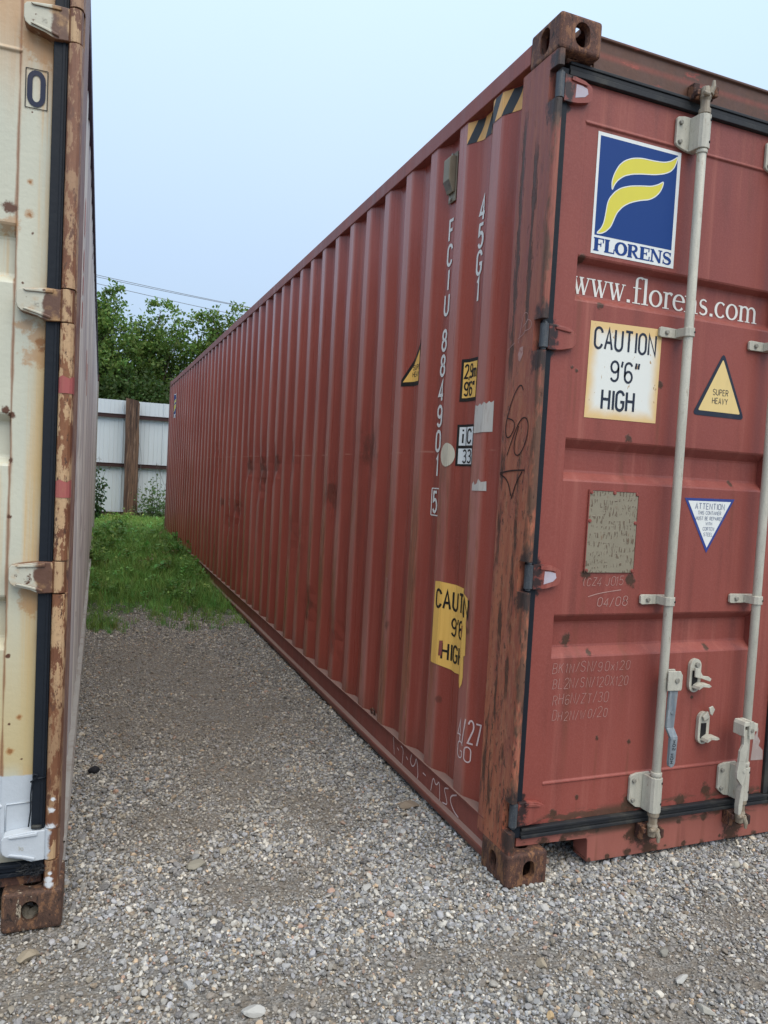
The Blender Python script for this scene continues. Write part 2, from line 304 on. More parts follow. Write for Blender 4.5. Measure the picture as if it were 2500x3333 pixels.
def leftpost():
    t = NT('rusted_pale_post'); st = t.noise((22, 22, 8.5), 1, 8, .72)
    c = t.mix(t.ramp(t.noise((16, 16, 3.5), 1, 6, .65), .35, .65), (.15, .055, .026), (.25, .105, .045))
    c = t.mix(t.ma('MULTIPLY', t.ramp(st, .485, .515), .95), c, t.mix(t.noise((40, 40, 9), 1, 5), (.46, .27, .13), (.56, .40, .24)))
    c = t.mix(t.ramp(t.noise((28, 28, 11), 1, 8, .75), .555, .585), c, (.085, .038, .022))
    c = t.mix(t.ma('MULTIPLY', t.ramp(t.noise(scale=110, detail=4), .5, .7), .35), c, (.12, .05, .025))
    z = t.xyz()[2]
    c = t.mix(t.ma('MULTIPLY', t.ramp(t.ma('ADD', z, t.ma('MULTIPLY', st, .5)), 1.9, 2.5), .55), c, (.22, .11, .075))
    c = t.mix(t.ma('MULTIPLY', t.ramp(t.ma('ADD', z, t.ma('MULTIPLY', st, .3)), 1.02, .75), .5), c, (.14, .055, .025))
    x, y, z = t.xyz()
    c = t.mix(t.ma('MULTIPLY', t.ramp(y, .03, .06), .6), c, (.20, .13, .125))
    wp = t.spots([((-.034, 0, .352), .010), ((-.031, 0, .385), .009), ((-.034, 0, .300), .018), ((-.043, 0, .298), .012), ((-.036, 0, .146), .012), ((-.034, 0, .13), .014), ((-.034, 0, .165), .008)])
    c = t.mix(wp, c, (.68, .70, .72))
    t.set(Base_Color=c, Roughness=.6); t.bump(st, .003); return t.m
M['leftpost'] = leftpost()
def lefthinge():
    t = NT('rusted_hinge_paint'); x, y, z = t.xyz()
    e = t.ma('ADD', x, t.ma('MULTIPLY', t.ma('SUBTRACT', t.noise(scale=24, detail=5), .5), .05))
    c = t.mix(t.ramp(e, -.10, -.09), (.50, .49, .40), (.115, .055, .035))
    c = t.mix(t.ma('MULTIPLY', t.ramp(t.noise(scale=18, detail=5), .5, .68), .8), c, (.47, .28, .12))
    c = t.mix(t.ramp(t.noise(scale=40, detail=5), .62, .68), c, (.10, .045, .025))
    kn = t.noise((24, 24, 10), 1, 7, .72)
    c = t.mix(t.ramp(e, -.055, -.045), c, t.mix(t.ramp(kn, .46, .52), (.15, .06, .03), (.47, .31, .17)))
    fr = t.n.new('ShaderNodeNewGeometry'); ny = t.xyz(fr.outputs['Normal'])[1]
    c = t.mix(t.ma('MULTIPLY', t.ramp(ny, -.93, -.6), t.ramp(kn, .35, .5)), c, (.16, .07, .035))
    wh = t.ma('MULTIPLY', t.ramp(z, .32, .31), t.ramp(e, -.035, -.045))
    c = t.mix(wh, c, (.50, .54, .58)); t.set(Base_Color=c, Roughness=.5); t.bump(t.noise(scale=60, detail=4), .001); return t.m
M['lefthinge'] = lefthinge()
M['tape'] = flat('faded_red_tape', (.36, .10, .095), .5, .4, (.35, .2, .1))

def stone_mat():
    t = NT('pebble'); c = t.attr('col')
    n = t.noise(scale=2.2, detail=4)
    c = t.mix(t.ramp(n, .3, .75, 0, .5), c, t.mix(.5, c, (.5, .48, .44)))
    t.set(Base_Color=c, Roughness=.8); return t.m
M['pebble'] = stone_mat()
def ground_mat():
    t = NT('dirt_and_fine_gravel'); x, y, z = t.xyz()
    v = t.n.new('ShaderNodeTexVoronoi'); v.inputs['Scale'].default_value = 120; t.l.new(t.V, v.inputs['Vector'])
    hs = t.n.new('ShaderNodeSeparateColor'); t.l.new(v.outputs['Color'], hs.inputs[0])
    dirt = t.mix(t.noise(scale=3, detail=5), (.125, .100, .074), (.20, .165, .122))
    grit = t.mix(hs.outputs[0], (.09, .088, .082), (.32, .305, .28))
    c = t.mix(t.ramp(t.noise(scale=26, detail=4), .4, .6, .25, .8), dirt, grit)
    gy = t.ramp(t.ma('ADD', y, t.ma('MULTIPLY', t.noise(scale=1.5, detail=3), 1.2)), 5.2, 6.0)
    c = t.mix(gy, c, t.mix(t.noise(scale=5, detail=4), (.03, .05, .015), (.06, .075, .025)))
    t.set(Base_Color=c, Roughness=.95); t.bump(v.outputs['Distance'], .006); return t.m
M['ground'] = ground_mat()
def leaf_mat(name, inst, tint=(1, 1, 1), tr=.35):
    t = NT(name); c = t.attr('col', inst)
    t.set(Base_Color=c, Roughness=.55, Specular_IOR_Level=.25)
    tl = t.n.new('ShaderNodeBsdfTranslucent'); t.l.new(t.mix(.35, c, (.16, .24, .03)), tl.inputs[0])
    mx = t.n.new('ShaderNodeMixShader'); mx.inputs[0].default_value = tr
    t.l.new(t.b.outputs[0], mx.inputs[1]); t.l.new(tl.outputs[0], mx.inputs[2]); t.l.new(mx.outputs[0], t.n['Material Output'].inputs['Surface'])
    return t.m
M['leaf'] = leaf_mat('tree_leaf', False); M['grass'] = leaf_mat('grass_blade', True, tr=.3)
def bark():
    t = NT('bark'); n = t.noise((14, 14, 3), 1, 6, .7); t.set(Base_Color=t.mix(n, (.035, .028, .02), (.10, .08, .06)), Roughness=.9); t.bump(n, .02); return t.m
M['bark'] = bark()
def tie():
    t = NT('creosoted_timber'); n = t.noise((14, 14, .9), 1, 7, .72); g = t.noise((26, 26, 1.3), 1, 6, .72)
    c = t.mix(t.ramp(n, .38, .62), (.050, .026, .018), (.15, .085, .052)); c = t.mix(t.ramp(g, .57, .66, 0, .85), c, (.27, .18, .125)); c = t.mix(t.ramp(g, .44, .38, 0, .9), c, (.018, .011, .009))
    t.set(Base_Color=c, Roughness=.85); t.bump(n, .02); return t.m
M['timber'] = tie()
def sheet():
    t = NT('galvalume_sheet'); c = t.mix(t.ramp(t.noise((1.6, 1, .3), 1, 4), .35, .7), (.56, .61, .64), (.51, .56, .585))
    t.set(Base_Color=c, Roughness=.45, Metallic=.15); return t.m
M['sheet'] = sheet(); M['fencerail'] = flat('maroon_steel_purlin', (.040, .018, .017), .55, .5, (.07, .03, .025)); M['wire'] = flat('grey_cable', (.16, .17, .18))
M['clod'] = flat('dark_clod', (.018, .018, .022), .9, .6, (.05, .05, .055), (40, 40, 40))

# ------------------------------------------------------------------ mesh helpers
class G:
    def __init__(s, f=None): s.v = []; s.fa = []; s.mi = []; s.f = f or (lambda *p: p)
    def add(s, vs_, fs, m=0):
        o = len(s.v); s.v += [s.f(*p) for p in vs_]; s.fa += [tuple(i+o for i in f) for f in fs]; s.mi += [m]*len(fs); return s
    def box(s, a, b, c, d, e, f, m=0):
        return s.add([(x, y, z) for z in (e, f) for y in (c, d) for x in (a, b)], [(0, 2, 3, 1), (4, 5, 7, 6), (0, 1, 5, 4), (2, 6, 7, 3), (0, 4, 6, 2), (1, 3, 7, 5)], m)
    def prism(s, poly, ax, a, b, m=0):
        n = len(poly)
        def p3(p, t): return {0: (t, p[0], p[1]), 1: (p[0], t, p[1]), 2: (p[0], p[1], t)}[ax]
        return s.add([p3(p, a) for p in poly]+[p3(p, b) for p in poly], [tuple(range(n)), tuple(range(2*n-1, n-1, -1))]+[(i, i+n, (i+1) % n+n, (i+1) % n) for i in range(n)], m)
    def tube(s, pts, r, n=10, m=0, cap=True):
        pts = [Vector(p) for p in pts]; rs = r if isinstance(r, (list, tuple)) else [r]*len(pts)
        vs_ = []; ref = None
        for i, p in enumerate(pts):
            d = (pts[min(i+1, len(pts)-1)]-pts[max(i-1, 0)]).normalized()
            if ref is None: ref = d.orthogonal().normalized()
            ref = (ref-d*ref.dot(d)).normalized(); q = d.cross(ref)
            for k in range(n):
                a = 2*math.pi*k/n; vs_.append(tuple(p+(ref*math.cos(a)+q*math.sin(a))*rs[i]))
        fs = [(i*n+k, i*n+(k+1) % n, (i+1)*n+(k+1) % n, (i+1)*n+k) for i in range(len(pts)-1) for k in range(n)]
        if cap: fs += [tuple(range(n-1, -1, -1)), tuple((len(pts)-1)*n+k for k in range(n))]
        return s.add(vs_, fs, m)
    def bolt(s, u, v, z, r=.009, h=.007, m=0, n=6):   # head facing -v
        return s.tube([(u, v, z), (u, v-h, z)], [r, r*.85], n, m)
    def build(s, name, mats, parent=None, bevel=0, smooth=False, seg=2, recalc=True):
        me = bpy.data.meshes.new(name); me.from_pydata(s.v, [], s.fa)
        for m in (mats if isinstance(mats, (list, tuple)) else [mats]): me.materials.append(m)
        me.polygons.foreach_set('material_index', s.mi)
        if recalc:
            bm = bmesh.new(); bm.from_mesh(me); bmesh.ops.recalc_face_normals(bm, faces=bm.faces); bm.to_mesh(me); bm.free()
        if smooth: me.polygons.foreach_set('use_smooth', [True]*len(me.polygons))
        me.update(); o = bpy.data.objects.new(name, me); COL.objects.link(o)
        if parent: o.parent = parent
        if bevel:
            b = o.modifiers.new('bevel', 'BEVEL'); b.width = bevel; b.segments = seg; b.limit_method = 'ANGLE'; b.angle_limit = R(40)
        return o

def thing(name, label, cat, loc=(0, 0, 0), group=None):
    o = bpy.data.objects.new(name, None); COL.objects.link(o); o.location = loc; o.empty_display_size = .2
    o['label'] = label; o['category'] = cat
    if group: o['group'] = group
    return o
def tag(o, label, cat, group=None):
    o['label'] = label; o['category'] = cat
    if group: o['group'] = group
    return o
def kind(o, k): o['kind'] = k; return o

# ------------------------------------------------------------------ lettering: stroked glyphs, flat print on real surfaces
def arc(cx, cy, rx, ry, a, b, n=9): return [(cx+rx*math.cos(R(a+(b-a)*i/n)), cy+ry*math.sin(R(a+(b-a)*i/n))) for i in range(n+1)]
def _sans():
    q, h = .25, .5
    O = arc(q, .75, q, q, 0, 180)+arc(q, q, q, q, 180, 360)+[(h, .75)]
    return {
     'A': [[(0, 0), (q, 1), (h, 0)], [(.08, .33), (.42, .33)]], 'B': [[(0, 0), (0, 1), (.22, 1)]+arc(.22, .76, .24, .24, 90, -90)+arc(.22, .26, .27, .26, 90, -90)+[(0, 0)], [(0, .52), (.25, .52)]],
     'C': [arc(q, .75, q, q, 5, 180)+arc(q, q, q, q, 180, 355)], 'D': [[(0, 0), (0, 1), (.2, 1)]+arc(.2, .7, .3, .3, 90, 0)+arc(.2, .3, .3, .3, 0, -90)+[(0, 0)]],
     'E': [[(.44, 1), (0, 1), (0, 0), (.44, 0)], [(0, .52), (.36, .52)]], 'F': [[(.44, 1), (0, 1), (0, 0)], [(0, .52), (.36, .52)]],
     'G': [arc(q, .75, q, q, 10, 180)+arc(q, q, q, q, 180, 360)+[(h, .45), (.28, .45)]], 'H': [[(0, 0), (0, 1)], [(h, 0), (h, 1)], [(0, .52), (h, .52)]],
     'I': [[(.06, 0), (.06, 1)]], 'J': [[(.4, 1), (.4, .22)]+arc(.2, .22, .2, .22, 0, -170)], 'K': [[(0, 0), (0, 1)], [(.46, 1), (0, .42)], [(.16, .6), (.5, 0)]], 'L': [[(0, 1), (0, 0), (.44, 0)]],
     'M': [[(0, 0), (0, 1), (.3, .3), (.6, 1), (.6, 0)]], 'N': [[(0, 0), (0, 1), (h, 0), (h, 1)]], 'O': [O], '0': [O], 'P': [[(0, 0), (0, 1), (.24, 1)]+arc(.24, .74, .25, .26, 90, -90)+[(0, .48)]],
     'R': [[(0, 0), (0, 1), (.24, 1)]+arc(.24, .75, .25, .25, 90, -90)+[(0, .5)], [(.24, .5), (.5, 0)]], 'S': [arc(q, .75, q, q, 20, 270)+arc(q, q, q, q, 90, -160)[1:]],
     'T': [[(0, 1), (h, 1)], [(q, 1), (q, 0)]], 'U': [[(0, 1)]+arc(q, q, q, q, 180, 360)+[(h, 1)]], 'V': [[(0, 1), (q, 0), (h, 1)]], 'W': [[(0, 1), (.17, 0), (.34, .8), (.51, 0), (.68, 1)]],
     'X': [[(0, 0), (h, 1)], [(0, 1), (h, 0)]], 'x': [[(0, 0), (.4, .6)], [(0, .6), (.4, 0)]], 'Y': [[(0, 1), (q, .48), (h, 1)], [(q, .48), (q, 0)]], 'Z': [[(0, 1), (h, 1), (0, 0), (h, 0)]],
     '1': [[(.02, .82), (.16, 1), (.16, 0)]], '2': [arc(q, .74, q, .26, 165, -35)+[(0, 0), (h, 0)]], '3': [arc(.24, .76, .23, .24, 150, -90)+arc(.24, .27, .26, .27, 90, -150)[1:]],
     '4': [[(.38, 0), (.38, 1), (0, .28), (.52, .28)]], '5': [[(.46, 1), (.06, 1), (.02, .54)]+arc(.24, .32, .26, .32, 135, -150)], '6': [arc(q, .74, q, .26, 25, 180)+arc(q, .28, q, .28, 180, 540, 14)],
     '7': [[(0, 1), (h, 1), (.16, 0)]], '8': [arc(q, .76, .22, .24, -90, 270, 14)+arc(q, .27, .25, .27, 90, -270, 14)[1:]], '9': [arc(q, .26, q, .26, -155, 0)+arc(q, .72, q, .28, 0, 360, 14)],
     '/': [[(0, -.05), (.3, 1.05)]], '-': [[(0, .45), (.25, .45)]], ',': [[(.1, .1), (.02, -.16)]], '.': [[(.03, 0), (.03, .09)]], "'": [[(.08, 1.04), (.02, .74)]], '"': [[(.08, 1.04), (.03, .74)], [(.27, 1.04), (.22, .74)]],
     'm': [[(0, 0), (0, .62)], [(0, .45)]+arc(.16, .45, .16, .17, 180, 0)+[(.32, 0)], [(.32, .45)]+arc(.48, .45, .16, .17, 180, 0)+[(.64, 0)]], 'i': [[(.06, 0), (.06, .66)], [(.06, .84), (.06, .97)]], '(': [arc(.3, .5, .3, .62, 120, 240)], ' ': []}
SANS = _sans()
def gw(ch): return max([p[0] for s in SANS[ch] for p in s] or [.3])
def _serif():
    def ring(cx, cy, rx, ry, t, k, a=0, b=360, n=20): 
        P = arc(cx, cy, rx, ry, a, b, n); return (P, [t+k*abs(math.cos(R(a+(b-a)*i/n)))**1.5 for i in range(n+1)])
    T, t, s = .25, .10, .085
    st = lambda x: ([(x, 0), (x, 1)], T); sb = lambda x, y, l=.19: ([(x-l, y), (x+l, y)], s)
    D = {'F': (.78, [st(.2), sb(.2, .038), ([(.01, .962), (.75, .962)], s), ([(.72, 1), (.70, .66)], .07), ([(.2, .52), (.56, .52)], s), ([(.54, .68), (.54, .36)], .06)]),
         'L': (.78, [st(.2), sb(.2, .962), ([(.01, .038), (.75, .038)], s), ([(.72, 0), (.74, .36)], .07)]),
         'O': (.92, [ring(.45, .5, .35, .45, t, .16)]),
         'R': (.92, [st(.2), sb(.2, .038), ([(.01, .962), (.46, .962)], s), (arc(.44, .735, .23, .225, 90, -90, 10), [s+.12*math.cos(R(90-18*i)) for i in range(11)]), ([(.2, .51), (.46, .51)], s), ([(.42, .5), (.74, .03)], .19), ([(.68, .038), (.92, .038)], s)]),
         'E': (.80, [st(.2), ([(.01, .962), (.75, .962)], s), ([(.72, 1), (.70, .68)], .07), ([(.2, .52), (.56, .52)], s), ([(.54, .66), (.54, .38)], .06), ([(.01, .038), (.77, .038)], s), ([(.74, 0), (.76, .34)], .07)]),
         'N': (.96, [([(.16, 0), (.16, 1)], t), sb(.16, .038, .15), ([(.01, .962), (.26, .962)], s), ([(.18, .97), (.76, .03)], .21), ([(.78, 0), (.78, 1)], t), sb(.78, .962, .15)]),
         'S': (.72, [(arc(.36, .735, .25, .23, 25, 270)+arc(.34, .255, .27, .225, 90, -155)[1:], [.09, .085, .08, .08, .10, .13, .15, .17, .19, .20]+[.2, .2, .19, .17, .14, .1, .08, .08, .09]), ([(.62, .98), (.6, .68)], .06), ([(.07, .02), (.09, .34)], .06)])}
    # lowercase, thin roman face (x-height .62)
    U, u_, z = .095, .042, .035
    e = lambda x0, x1, y: ([(x0, y), (x1, y)], z)
    D.update({'w': (.84, [([(.08, .62), (.26, 0)], U), ([(.26, 0), (.43, .6)], u_), ([(.36, .62), (.54, 0)], U), ([(.54, 0), (.72, .62)], u_), e(-.02, .2, .605), e(.29, .5, .605), e(.63, .82, .605)]),
         '.': (.26, [([(.12, 0), (.12, .11)], .11)]),
         'f': (.36, [([(.16, 0)]+[(.16, .8)]+arc(.30, .84, .14, .14, 180, 50, 6), [U]*2+[U, .08, .06, .05, .05, .07, .08]), e(.02, .34, .02), e(.02, .34, .58)]),
         'l': (.32, [([(.16, 0), (.16, .98)], U), e(.02, .3, .02), e(.03, .16, .96)]), 'o': (.56, [ring(.27, .31, .22, .29, u_, .06)]),
         'r': (.42, [([(.14, 0), (.14, .62)], U), e(.01, .28, .02), e(.01, .14, .6), (arc(.28, .44, .13, .16, 175, 40, 6), [.05, .05, .05, .06, .07, .09, .1])]),
         'e': (.50, [ring(.26, .31, .21, .29, u_, .06, 5, 320, 18), ([(.06, .36), (.46, .36)], .04)]), 'c': (.50, [ring(.26, .31, .21, .29, u_, .06, 45, 320, 18)]),
         'n': (.62, [([(.13, 0), (.13, .62)], U), e(.0, .26, .02), e(.0, .13, .6), (arc(.30, .42, .16, .18, 170, 0, 8)+[(.46, 0)], [.045]*3+[.05, .06, .07, .08, .09, U, U]), e(.33, .59, .02)]),
         's': (.44, [(arc(.2, .45, .14, .14, 35, 270, 8)+arc(.19, .165, .155, .145, 90, -150, 8)[1:], [.05]*4+[.06, .07, .08, .09, .095, .095, .09, .08, .07, .06, .05, .05, .05])]),
         'm': (.96, [([(.13, 0), (.13, .62)], U), e(.0, .26, .02), e(.0, .13, .6), (arc(.29, .42, .15, .18, 170, 0, 8)+[(.44, 0)], [.045]*3+[.05, .06, .07, .08, .09, U, U]), e(.33, .55, .02), (arc(.60, .42, .15, .18, 170, 0, 8)+[(.75, 0)], [.045]*3+[.05, .06, .07, .08, .09, U, U]), e(.64, .87, .02)])})
    return D
SERIF = _serif()

def ribbon(pts, wd):
    ws = list(wd) if isinstance(wd, (list, tuple)) else [wd]*len(pts); ws += [ws[-1]]*(len(pts)-len(ws))
    kp = [i for i in range(len(pts)) if i == 0 or math.dist(pts[i], pts[i-1]) > 1e-6]
    if len(kp) < 2: return []
    P = [Vector(pts[i]).to_2d() for i in kp]; ws = [ws[i] for i in kp]; n = len(P); closed = n > 3 and (P[0]-P[-1]).length < 1e-4
    L = []
    for i in range(n):
        a = P[i-1] if i else (P[-2] if closed else None); b = P[i+1] if i < n-1 else (P[1] if closed else None)
        d1 = (P[i]-a).normalized() if a is not None else None; d2 = (b-P[i]).normalized() if b is not None else None
        if d1 is None: d1 = d2
        if d2 is None: d2 = d1
        n1, n2 = Vector((-d1.y, d1.x)), Vector((-d2.y, d2.x)); m = n1+n2
        m = m.normalized() if m.length > 1e-6 else n1
        k = ws[i % len(ws)]/2/max(.45, m.dot(n1)); L.append((P[i]+m*k, P[i]-m*k))
    return [[L[i][0], L[i][1], L[i+1][1], L[i+1][0]] for i in range(n-1)]

class Print:
    """flat print: polygons in reading coordinates (a right, b up) laid on a surface by mp(a, b, lift); cuts = a values where the surface folds"""
    def __init__(s, g, mp, cuts=()): s.g, s.mp, s.cuts, s.k = g, mp, sorted(cuts), 0
    def tri(s, P, m, lift):
        lo, hi = min(p[0] for p in P), max(p[0] for p in P)
        cs = [lo]+[c for c in s.cuts if lo+1e-6 < c < hi-1e-6]+[hi]
        for a, b in zip(cs, cs[1:]):
            Q = P
            if len(cs) > 2:
                for lim, sg in ((a, 1), (b, -1)):
                    out = []
                    for i in range(len(Q)):
                        p, q = Q[i], Q[(i+1) % len(Q)]; ip, iq = (p[0]-lim)*sg >= -1e-9, (q[0]-lim)*sg >= -1e-9
                        if ip: out.append(p)
                        if ip != iq:
                            t = (lim-p[0])/(q[0]-p[0]); out.append((lim, p[1]+(q[1]-p[1])*t))
                    Q = out
                    if len(Q) < 3: break
            if len(Q) >= 3: 
                mid = (a+b)/2
                s.g.add([s.mp(p[0], p[1], lift, mid) for p in Q], [tuple(range(len(Q)))], m)
    def fill(s, poly, m=0, lift=0.):
        for t in tessellate_polygon([[Vector((p[0], p[1], 0)) for p in poly]]): s.tri([poly[i] for i in t], m, lift)
    def stroke(s, pts, w_, m=0, lift=.0006):
        s.k += 1
        for q in ribbon(pts, w_): s.tri([tuple(p) for p in q], m, lift+(s.k % 7)*.00004)
    def curve(s, pts, w_, m=0, lift=.0006):
        for _ in range(2): pts = [pts[0]]+[q for a, b in zip(pts, pts[1:]) for q in ((a[0]*.75+b[0]*.25, a[1]*.75+b[1]*.25), (a[0]*.25+b[0]*.75, a[1]*.25+b[1]*.75))]+[pts[-1]]
        s.stroke(pts, w_, m, lift)
    def text(s, x, y, h, txt, wt=.13, m=0, cw=1., sp=.22, lift=.0006, jit=0, slant=0, width=None):
        if width: 
            nat = sum(gw(c)+sp for c in txt)-sp; cw = width/(nat*h)
        for ch in txt:
            jx, jy, js = (rng.uniform(-jit, jit), rng.uniform(-jit, jit), 1+rng.uniform(-jit, jit)*1.5) if jit else (0, 0, 1)
            for st in SANS[ch]: s.stroke([(x+(p[0]*js+p[1]*slant+jx)*h*cw, y+(p[1]*js+jy)*h) for p in st], wt*h, m, lift)
            x += (gw(ch)+sp)*h*cw
        return x
    def serif(s, x, y, h, txt, m=0, cw=1., lift=.0006, width=None):
        if width: cw = width/(sum(SERIF[c][0] for c in txt)*h)
        for ch in txt:
            adv, sts = SERIF[ch]
            for pts, wd in sts: s.stroke([(x+p[0]*h*cw, y+p[1]*h) for p in pts], ([q*h*min(1.25, cw*1.1) for q in wd] if isinstance(wd, list) else wd*h*(min(1.4, cw*1.15) if abs(pts[0][0]-pts[-1][0]) < .2 else 1.1)), m, lift)
            x += adv*h*cw

def each(mk, name, mat, parent, *fns):
    for fn in fns:
        g, p = mk(); fn(p); g.build(name, mat, parent)
def on(mp): return lambda: (lambda g: (g, Print(g, mp)))(G())

# ------------------------------------------------------------------ corner casting (hollow block with oval openings)
def casting(front, side):
    def tmp(g): return g.build('tmp', M['bolt'])
    def oval(c, z, w_, h_, ax, a, b):
        g = G(); r = w_/2; P = arc(c, z+h_/2-r, r, r, 0, 180, 8)+arc(c, z-h_/2+r, r, r, 180, 360, 8); return g.prism(P, ax, a, b)
    base = tmp(G().box(0, .162, 0, .178, 0, .118)); bv = base.modifiers.new('b', 'BEVEL'); bv.width = .011; bv.segments = 3
    cut = [tmp(G().box(.024, .15, .028, .165, .02, .098)), tmp(oval(*front, 1, -.02, .06)), tmp(oval(*side, 0, -.02, .06)), tmp(oval(.085, .09, .06, .11, 2, -.02, .14))]
    for c in cut:
        m = base.modifiers.new('x', 'BOOLEAN'); m.operation = 'DIFFERENCE'; m.object = c; m.solver = 'EXACT'
    dg = bpy.context.evaluated_depsgraph_get(); me = bpy.data.meshes.new_from_object(base.evaluated_get(dg))
    V_ = [tuple(v.co) for v in me.vertices]; F_ = [tuple(p.vertices) for p in me.polygons]
    for o in cut+[base]:
        d = o.data; bpy.data.objects.remove(o); bpy.data.meshes.remove(d)
    bpy.data.meshes.remove(me)
    return V_, F_
CAST_LOW = casting((.087, .058, .047, .066), (.095, .058, .047, .072))
CAST_TOP = casting((.085, .060, .058, .080), (.09, .058, .055, .085))

# ------------------------------------------------------------------ corrugated side
W_, L_, H_ = 2.438, 12.192, 2.896
PITCH_, E0, XO, XI = .2745, .434, .006, .042
def corr_profile(v0, v1):
    """(v, depth) of the folded sheet, rounded folds"""
    pts = [(v0, XI)]
    k = -1
    while True:
        e = E0+PITCH_*k
        seq = [(e-.142, XI), (e-.132, XI-.003), (e-.076, XO+.003), (e-.066, XO), (e-.005, XO), (e+.005, XO+.003), (e+.060, XI-.003), (e+.070, XI)]
        for p in seq:
            if v0+.004 < p[0] < v1-.004: pts.append(p)
        if e-.15 > v1: break
        k += 1
    pts.append((v1, XI)); return pts
PROF = corr_profile(.19, 11.99)
PV = np.array([p[0] for p in PROF]); PX = np.array([p[1] for p in PROF])
ARC = np.concatenate([[0], np.cumsum(np.hypot(np.diff(PV), np.diff(PX)))])
def arc_at(v): return float(np.interp(v, PV, ARC))
def dent(v, z):
    d = .0022*math.sin(v*3.1+1.3*math.sin(z*2.3))*math.sin(z*2.9+v*.7)
    for a, b, r, h in DENTS:
        q = ((v-a)**2+((z-b)*1.2)**2)/(r*r)
        if q < 4: d += h*math.exp(-q*1.6)*(1+.5*math.sin(v*23+z*31))
    return d
ROWS = [.165+(2.815-.165)*i/44 for i in range(45)]

def container(root, f, cfg):
    """frame, walls and doors in local coordinates: u inward from the visible corner, v back along the side, z up"""
    m = cfg; N = lambda: G(f); far = lambda u: W_-u
    for top in (0, 1):
        for bu in (0, 1):
            for bv in (0, 1):
                V_, F_ = CAST_TOP if top else CAST_LOW
                g = N(); g.add([(W_+.003-x if bu else x-.003, L_+.003-y if bv else y-.003, H_-z if top else z) for x, y, z in V_], F_)
                g.build('corner_casting', m['cast_top'] if top else m['cast_low'], root)
    # corner posts; the front ones are notched where the hinges sit
    hz = m['hz']; full, notch = m['post_full'], m['post_notch']
    zs = [.116]
    for z in sorted(hz): zs += [z-m['slot'], z+m['slot']]
    zs.append(2.78)
    for side_ in (0, 1):
        g = N()
        for i in range(len(zs)-1):
            if i % 2 == 0: g.prism([((W_-p[0]) if side_ else p[0], p[1]) for p in full], 2, zs[i], zs[i+1])
        g.prism([((W_-p[0]) if side_ else p[0], p[1]) for p in notch], 2, zs[0], zs[-1])
        g.build('corner_post', m['post'], root)
        g = N(); g.prism([((W_-p[0]) if side_ else p[0], L_-p[1]) for p in [(.0, .012), (.012, 0), (.14, 0), (.14, .05), (.05, .05), (.05, .19), (0, .19)]], 2, .116, 2.78)
        g.build('corner_post', m['rail'], root, .003)
    # rails
    for side_ in (0, 1):
        U = (lambda u: W_-u) if side_ else (lambda u: u)
        g = N(); g.prism([(U(m['rin']), 2.806), (U(m['rin']), 2.872), (U(m['rin']+.004), 2.876), (U(.06), 2.876), (U(.06), 2.806)], 1, .176, L_-.176); g.build('top_rail', m['toprail'], root, .003)
        g = N(); n = 40; pr = [(.046, .172), (.0, .172), (.001, .166), (.012, .160), (.013, .072), (.002, .058), (.000, .050), (.006, .022), (.05, .016), (.05, .172)]
        vs_ = []; 
        for i in range(n+1):
            v = .176+(L_-.352)*i/n
            vs_ += [(U(p[0]+.0015*math.sin(v*2.7+p[1]*30)), v, p[1]+.002*math.sin(v*1.9)) for p in pr]
        k = len(pr)
        g.add(vs_, [(i*k+j, i*k+(j+1) % k, (i+1)*k+(j+1) % k, (i+1)*k+j) for i in range(n) for j in range(k)]); g.build('bottom_rail', m['rail'], root)
    # side sheets, welded one to the next
    cuts = [0]+[int(np.argmin(np.abs(PV-(E0+PITCH_*k-.135)))) for k in range(4, 42, 4)]+[len(PROF)-1]
    for side_ in (0, 1):
        for a, b in zip(cuts, cuts[1:]):
            g = N(); cols = PROF[a:b+1]; nr = len(ROWS)
            vs_ = []
            for v, x in cols:
                for z in ROWS:
                    q = x+m['pin']+(dent(v, z) if (not side_ and m['dents']) else .4*dent(v+3, z))
                    vs_.append((W_-q if side_ else q, v, z))
            g.add(vs_, [(i*nr+j, i*nr+j+1, (i+1)*nr+j+1, (i+1)*nr+j) for i in range(len(cols)-1) for j in range(nr-1)])
            g.build('side_panel', m['side'], root)
    # rear end wall, roof, underside, rear sill and header
    g = N(); vs_ = []; nn = 0
    us = [.06]
    for k in range(8): us += [.17+k*.275+o for o in (0, .07, .14, .21)]
    us.append(W_-.06)
    for i, u in enumerate(us): vs_ += [(u, L_-.02-(.036 if i % 4 in (2, 3) else 0), z) for z in (.12, 2.80)]
    g.add(vs_, [(2*i, 2*i+1, 2*i+3, 2*i+2) for i in range(len(us)-1)]); g.build('end_panel', m['side'], root)
    g = N(); vs_ = []; vv = np.linspace(.09, L_-.05, 89)
    for i, v in enumerate(vv): vs_ += [(u, v, 2.868+(.018 if i % 4 in (1, 2) and .1 < u < 2.3 else 0)) for u in (.03, .12, 2.318, 2.408)]
    g.add(vs_, [(4*i+j, 4*i+j+1, 4*i+j+5, 4*i+j+4) for i in range(len(vv)-1) for j in range(3)]); g.build('roof', m['rail'], root)
    N().box(.05, W_-.05, .11, L_-.05, .135, .165).build('floor', m['underside'], root)
    N().box(.165, W_-.165, L_-.06, L_-.004, .02, .118).build('rear_sill', m['rail'], root, .003)
    N().box(.165, W_-.165, L_-.06, L_-.004, 2.79, 2.88).build('rear_header', m['rail'], root, .003)
    N().prism([(.045, 2.769), (.045, 2.868), (.036, 2.872), (.036, 2.880), (.10, 2.882), (.10, 2.769)], 0, .165, W_-.165).prism([(.05, 2.769), (.05, 2.785), (.1, 2.785), (.1, 2.769)], 0, .06, W_-.06).build('header', m['head'], root, .002)
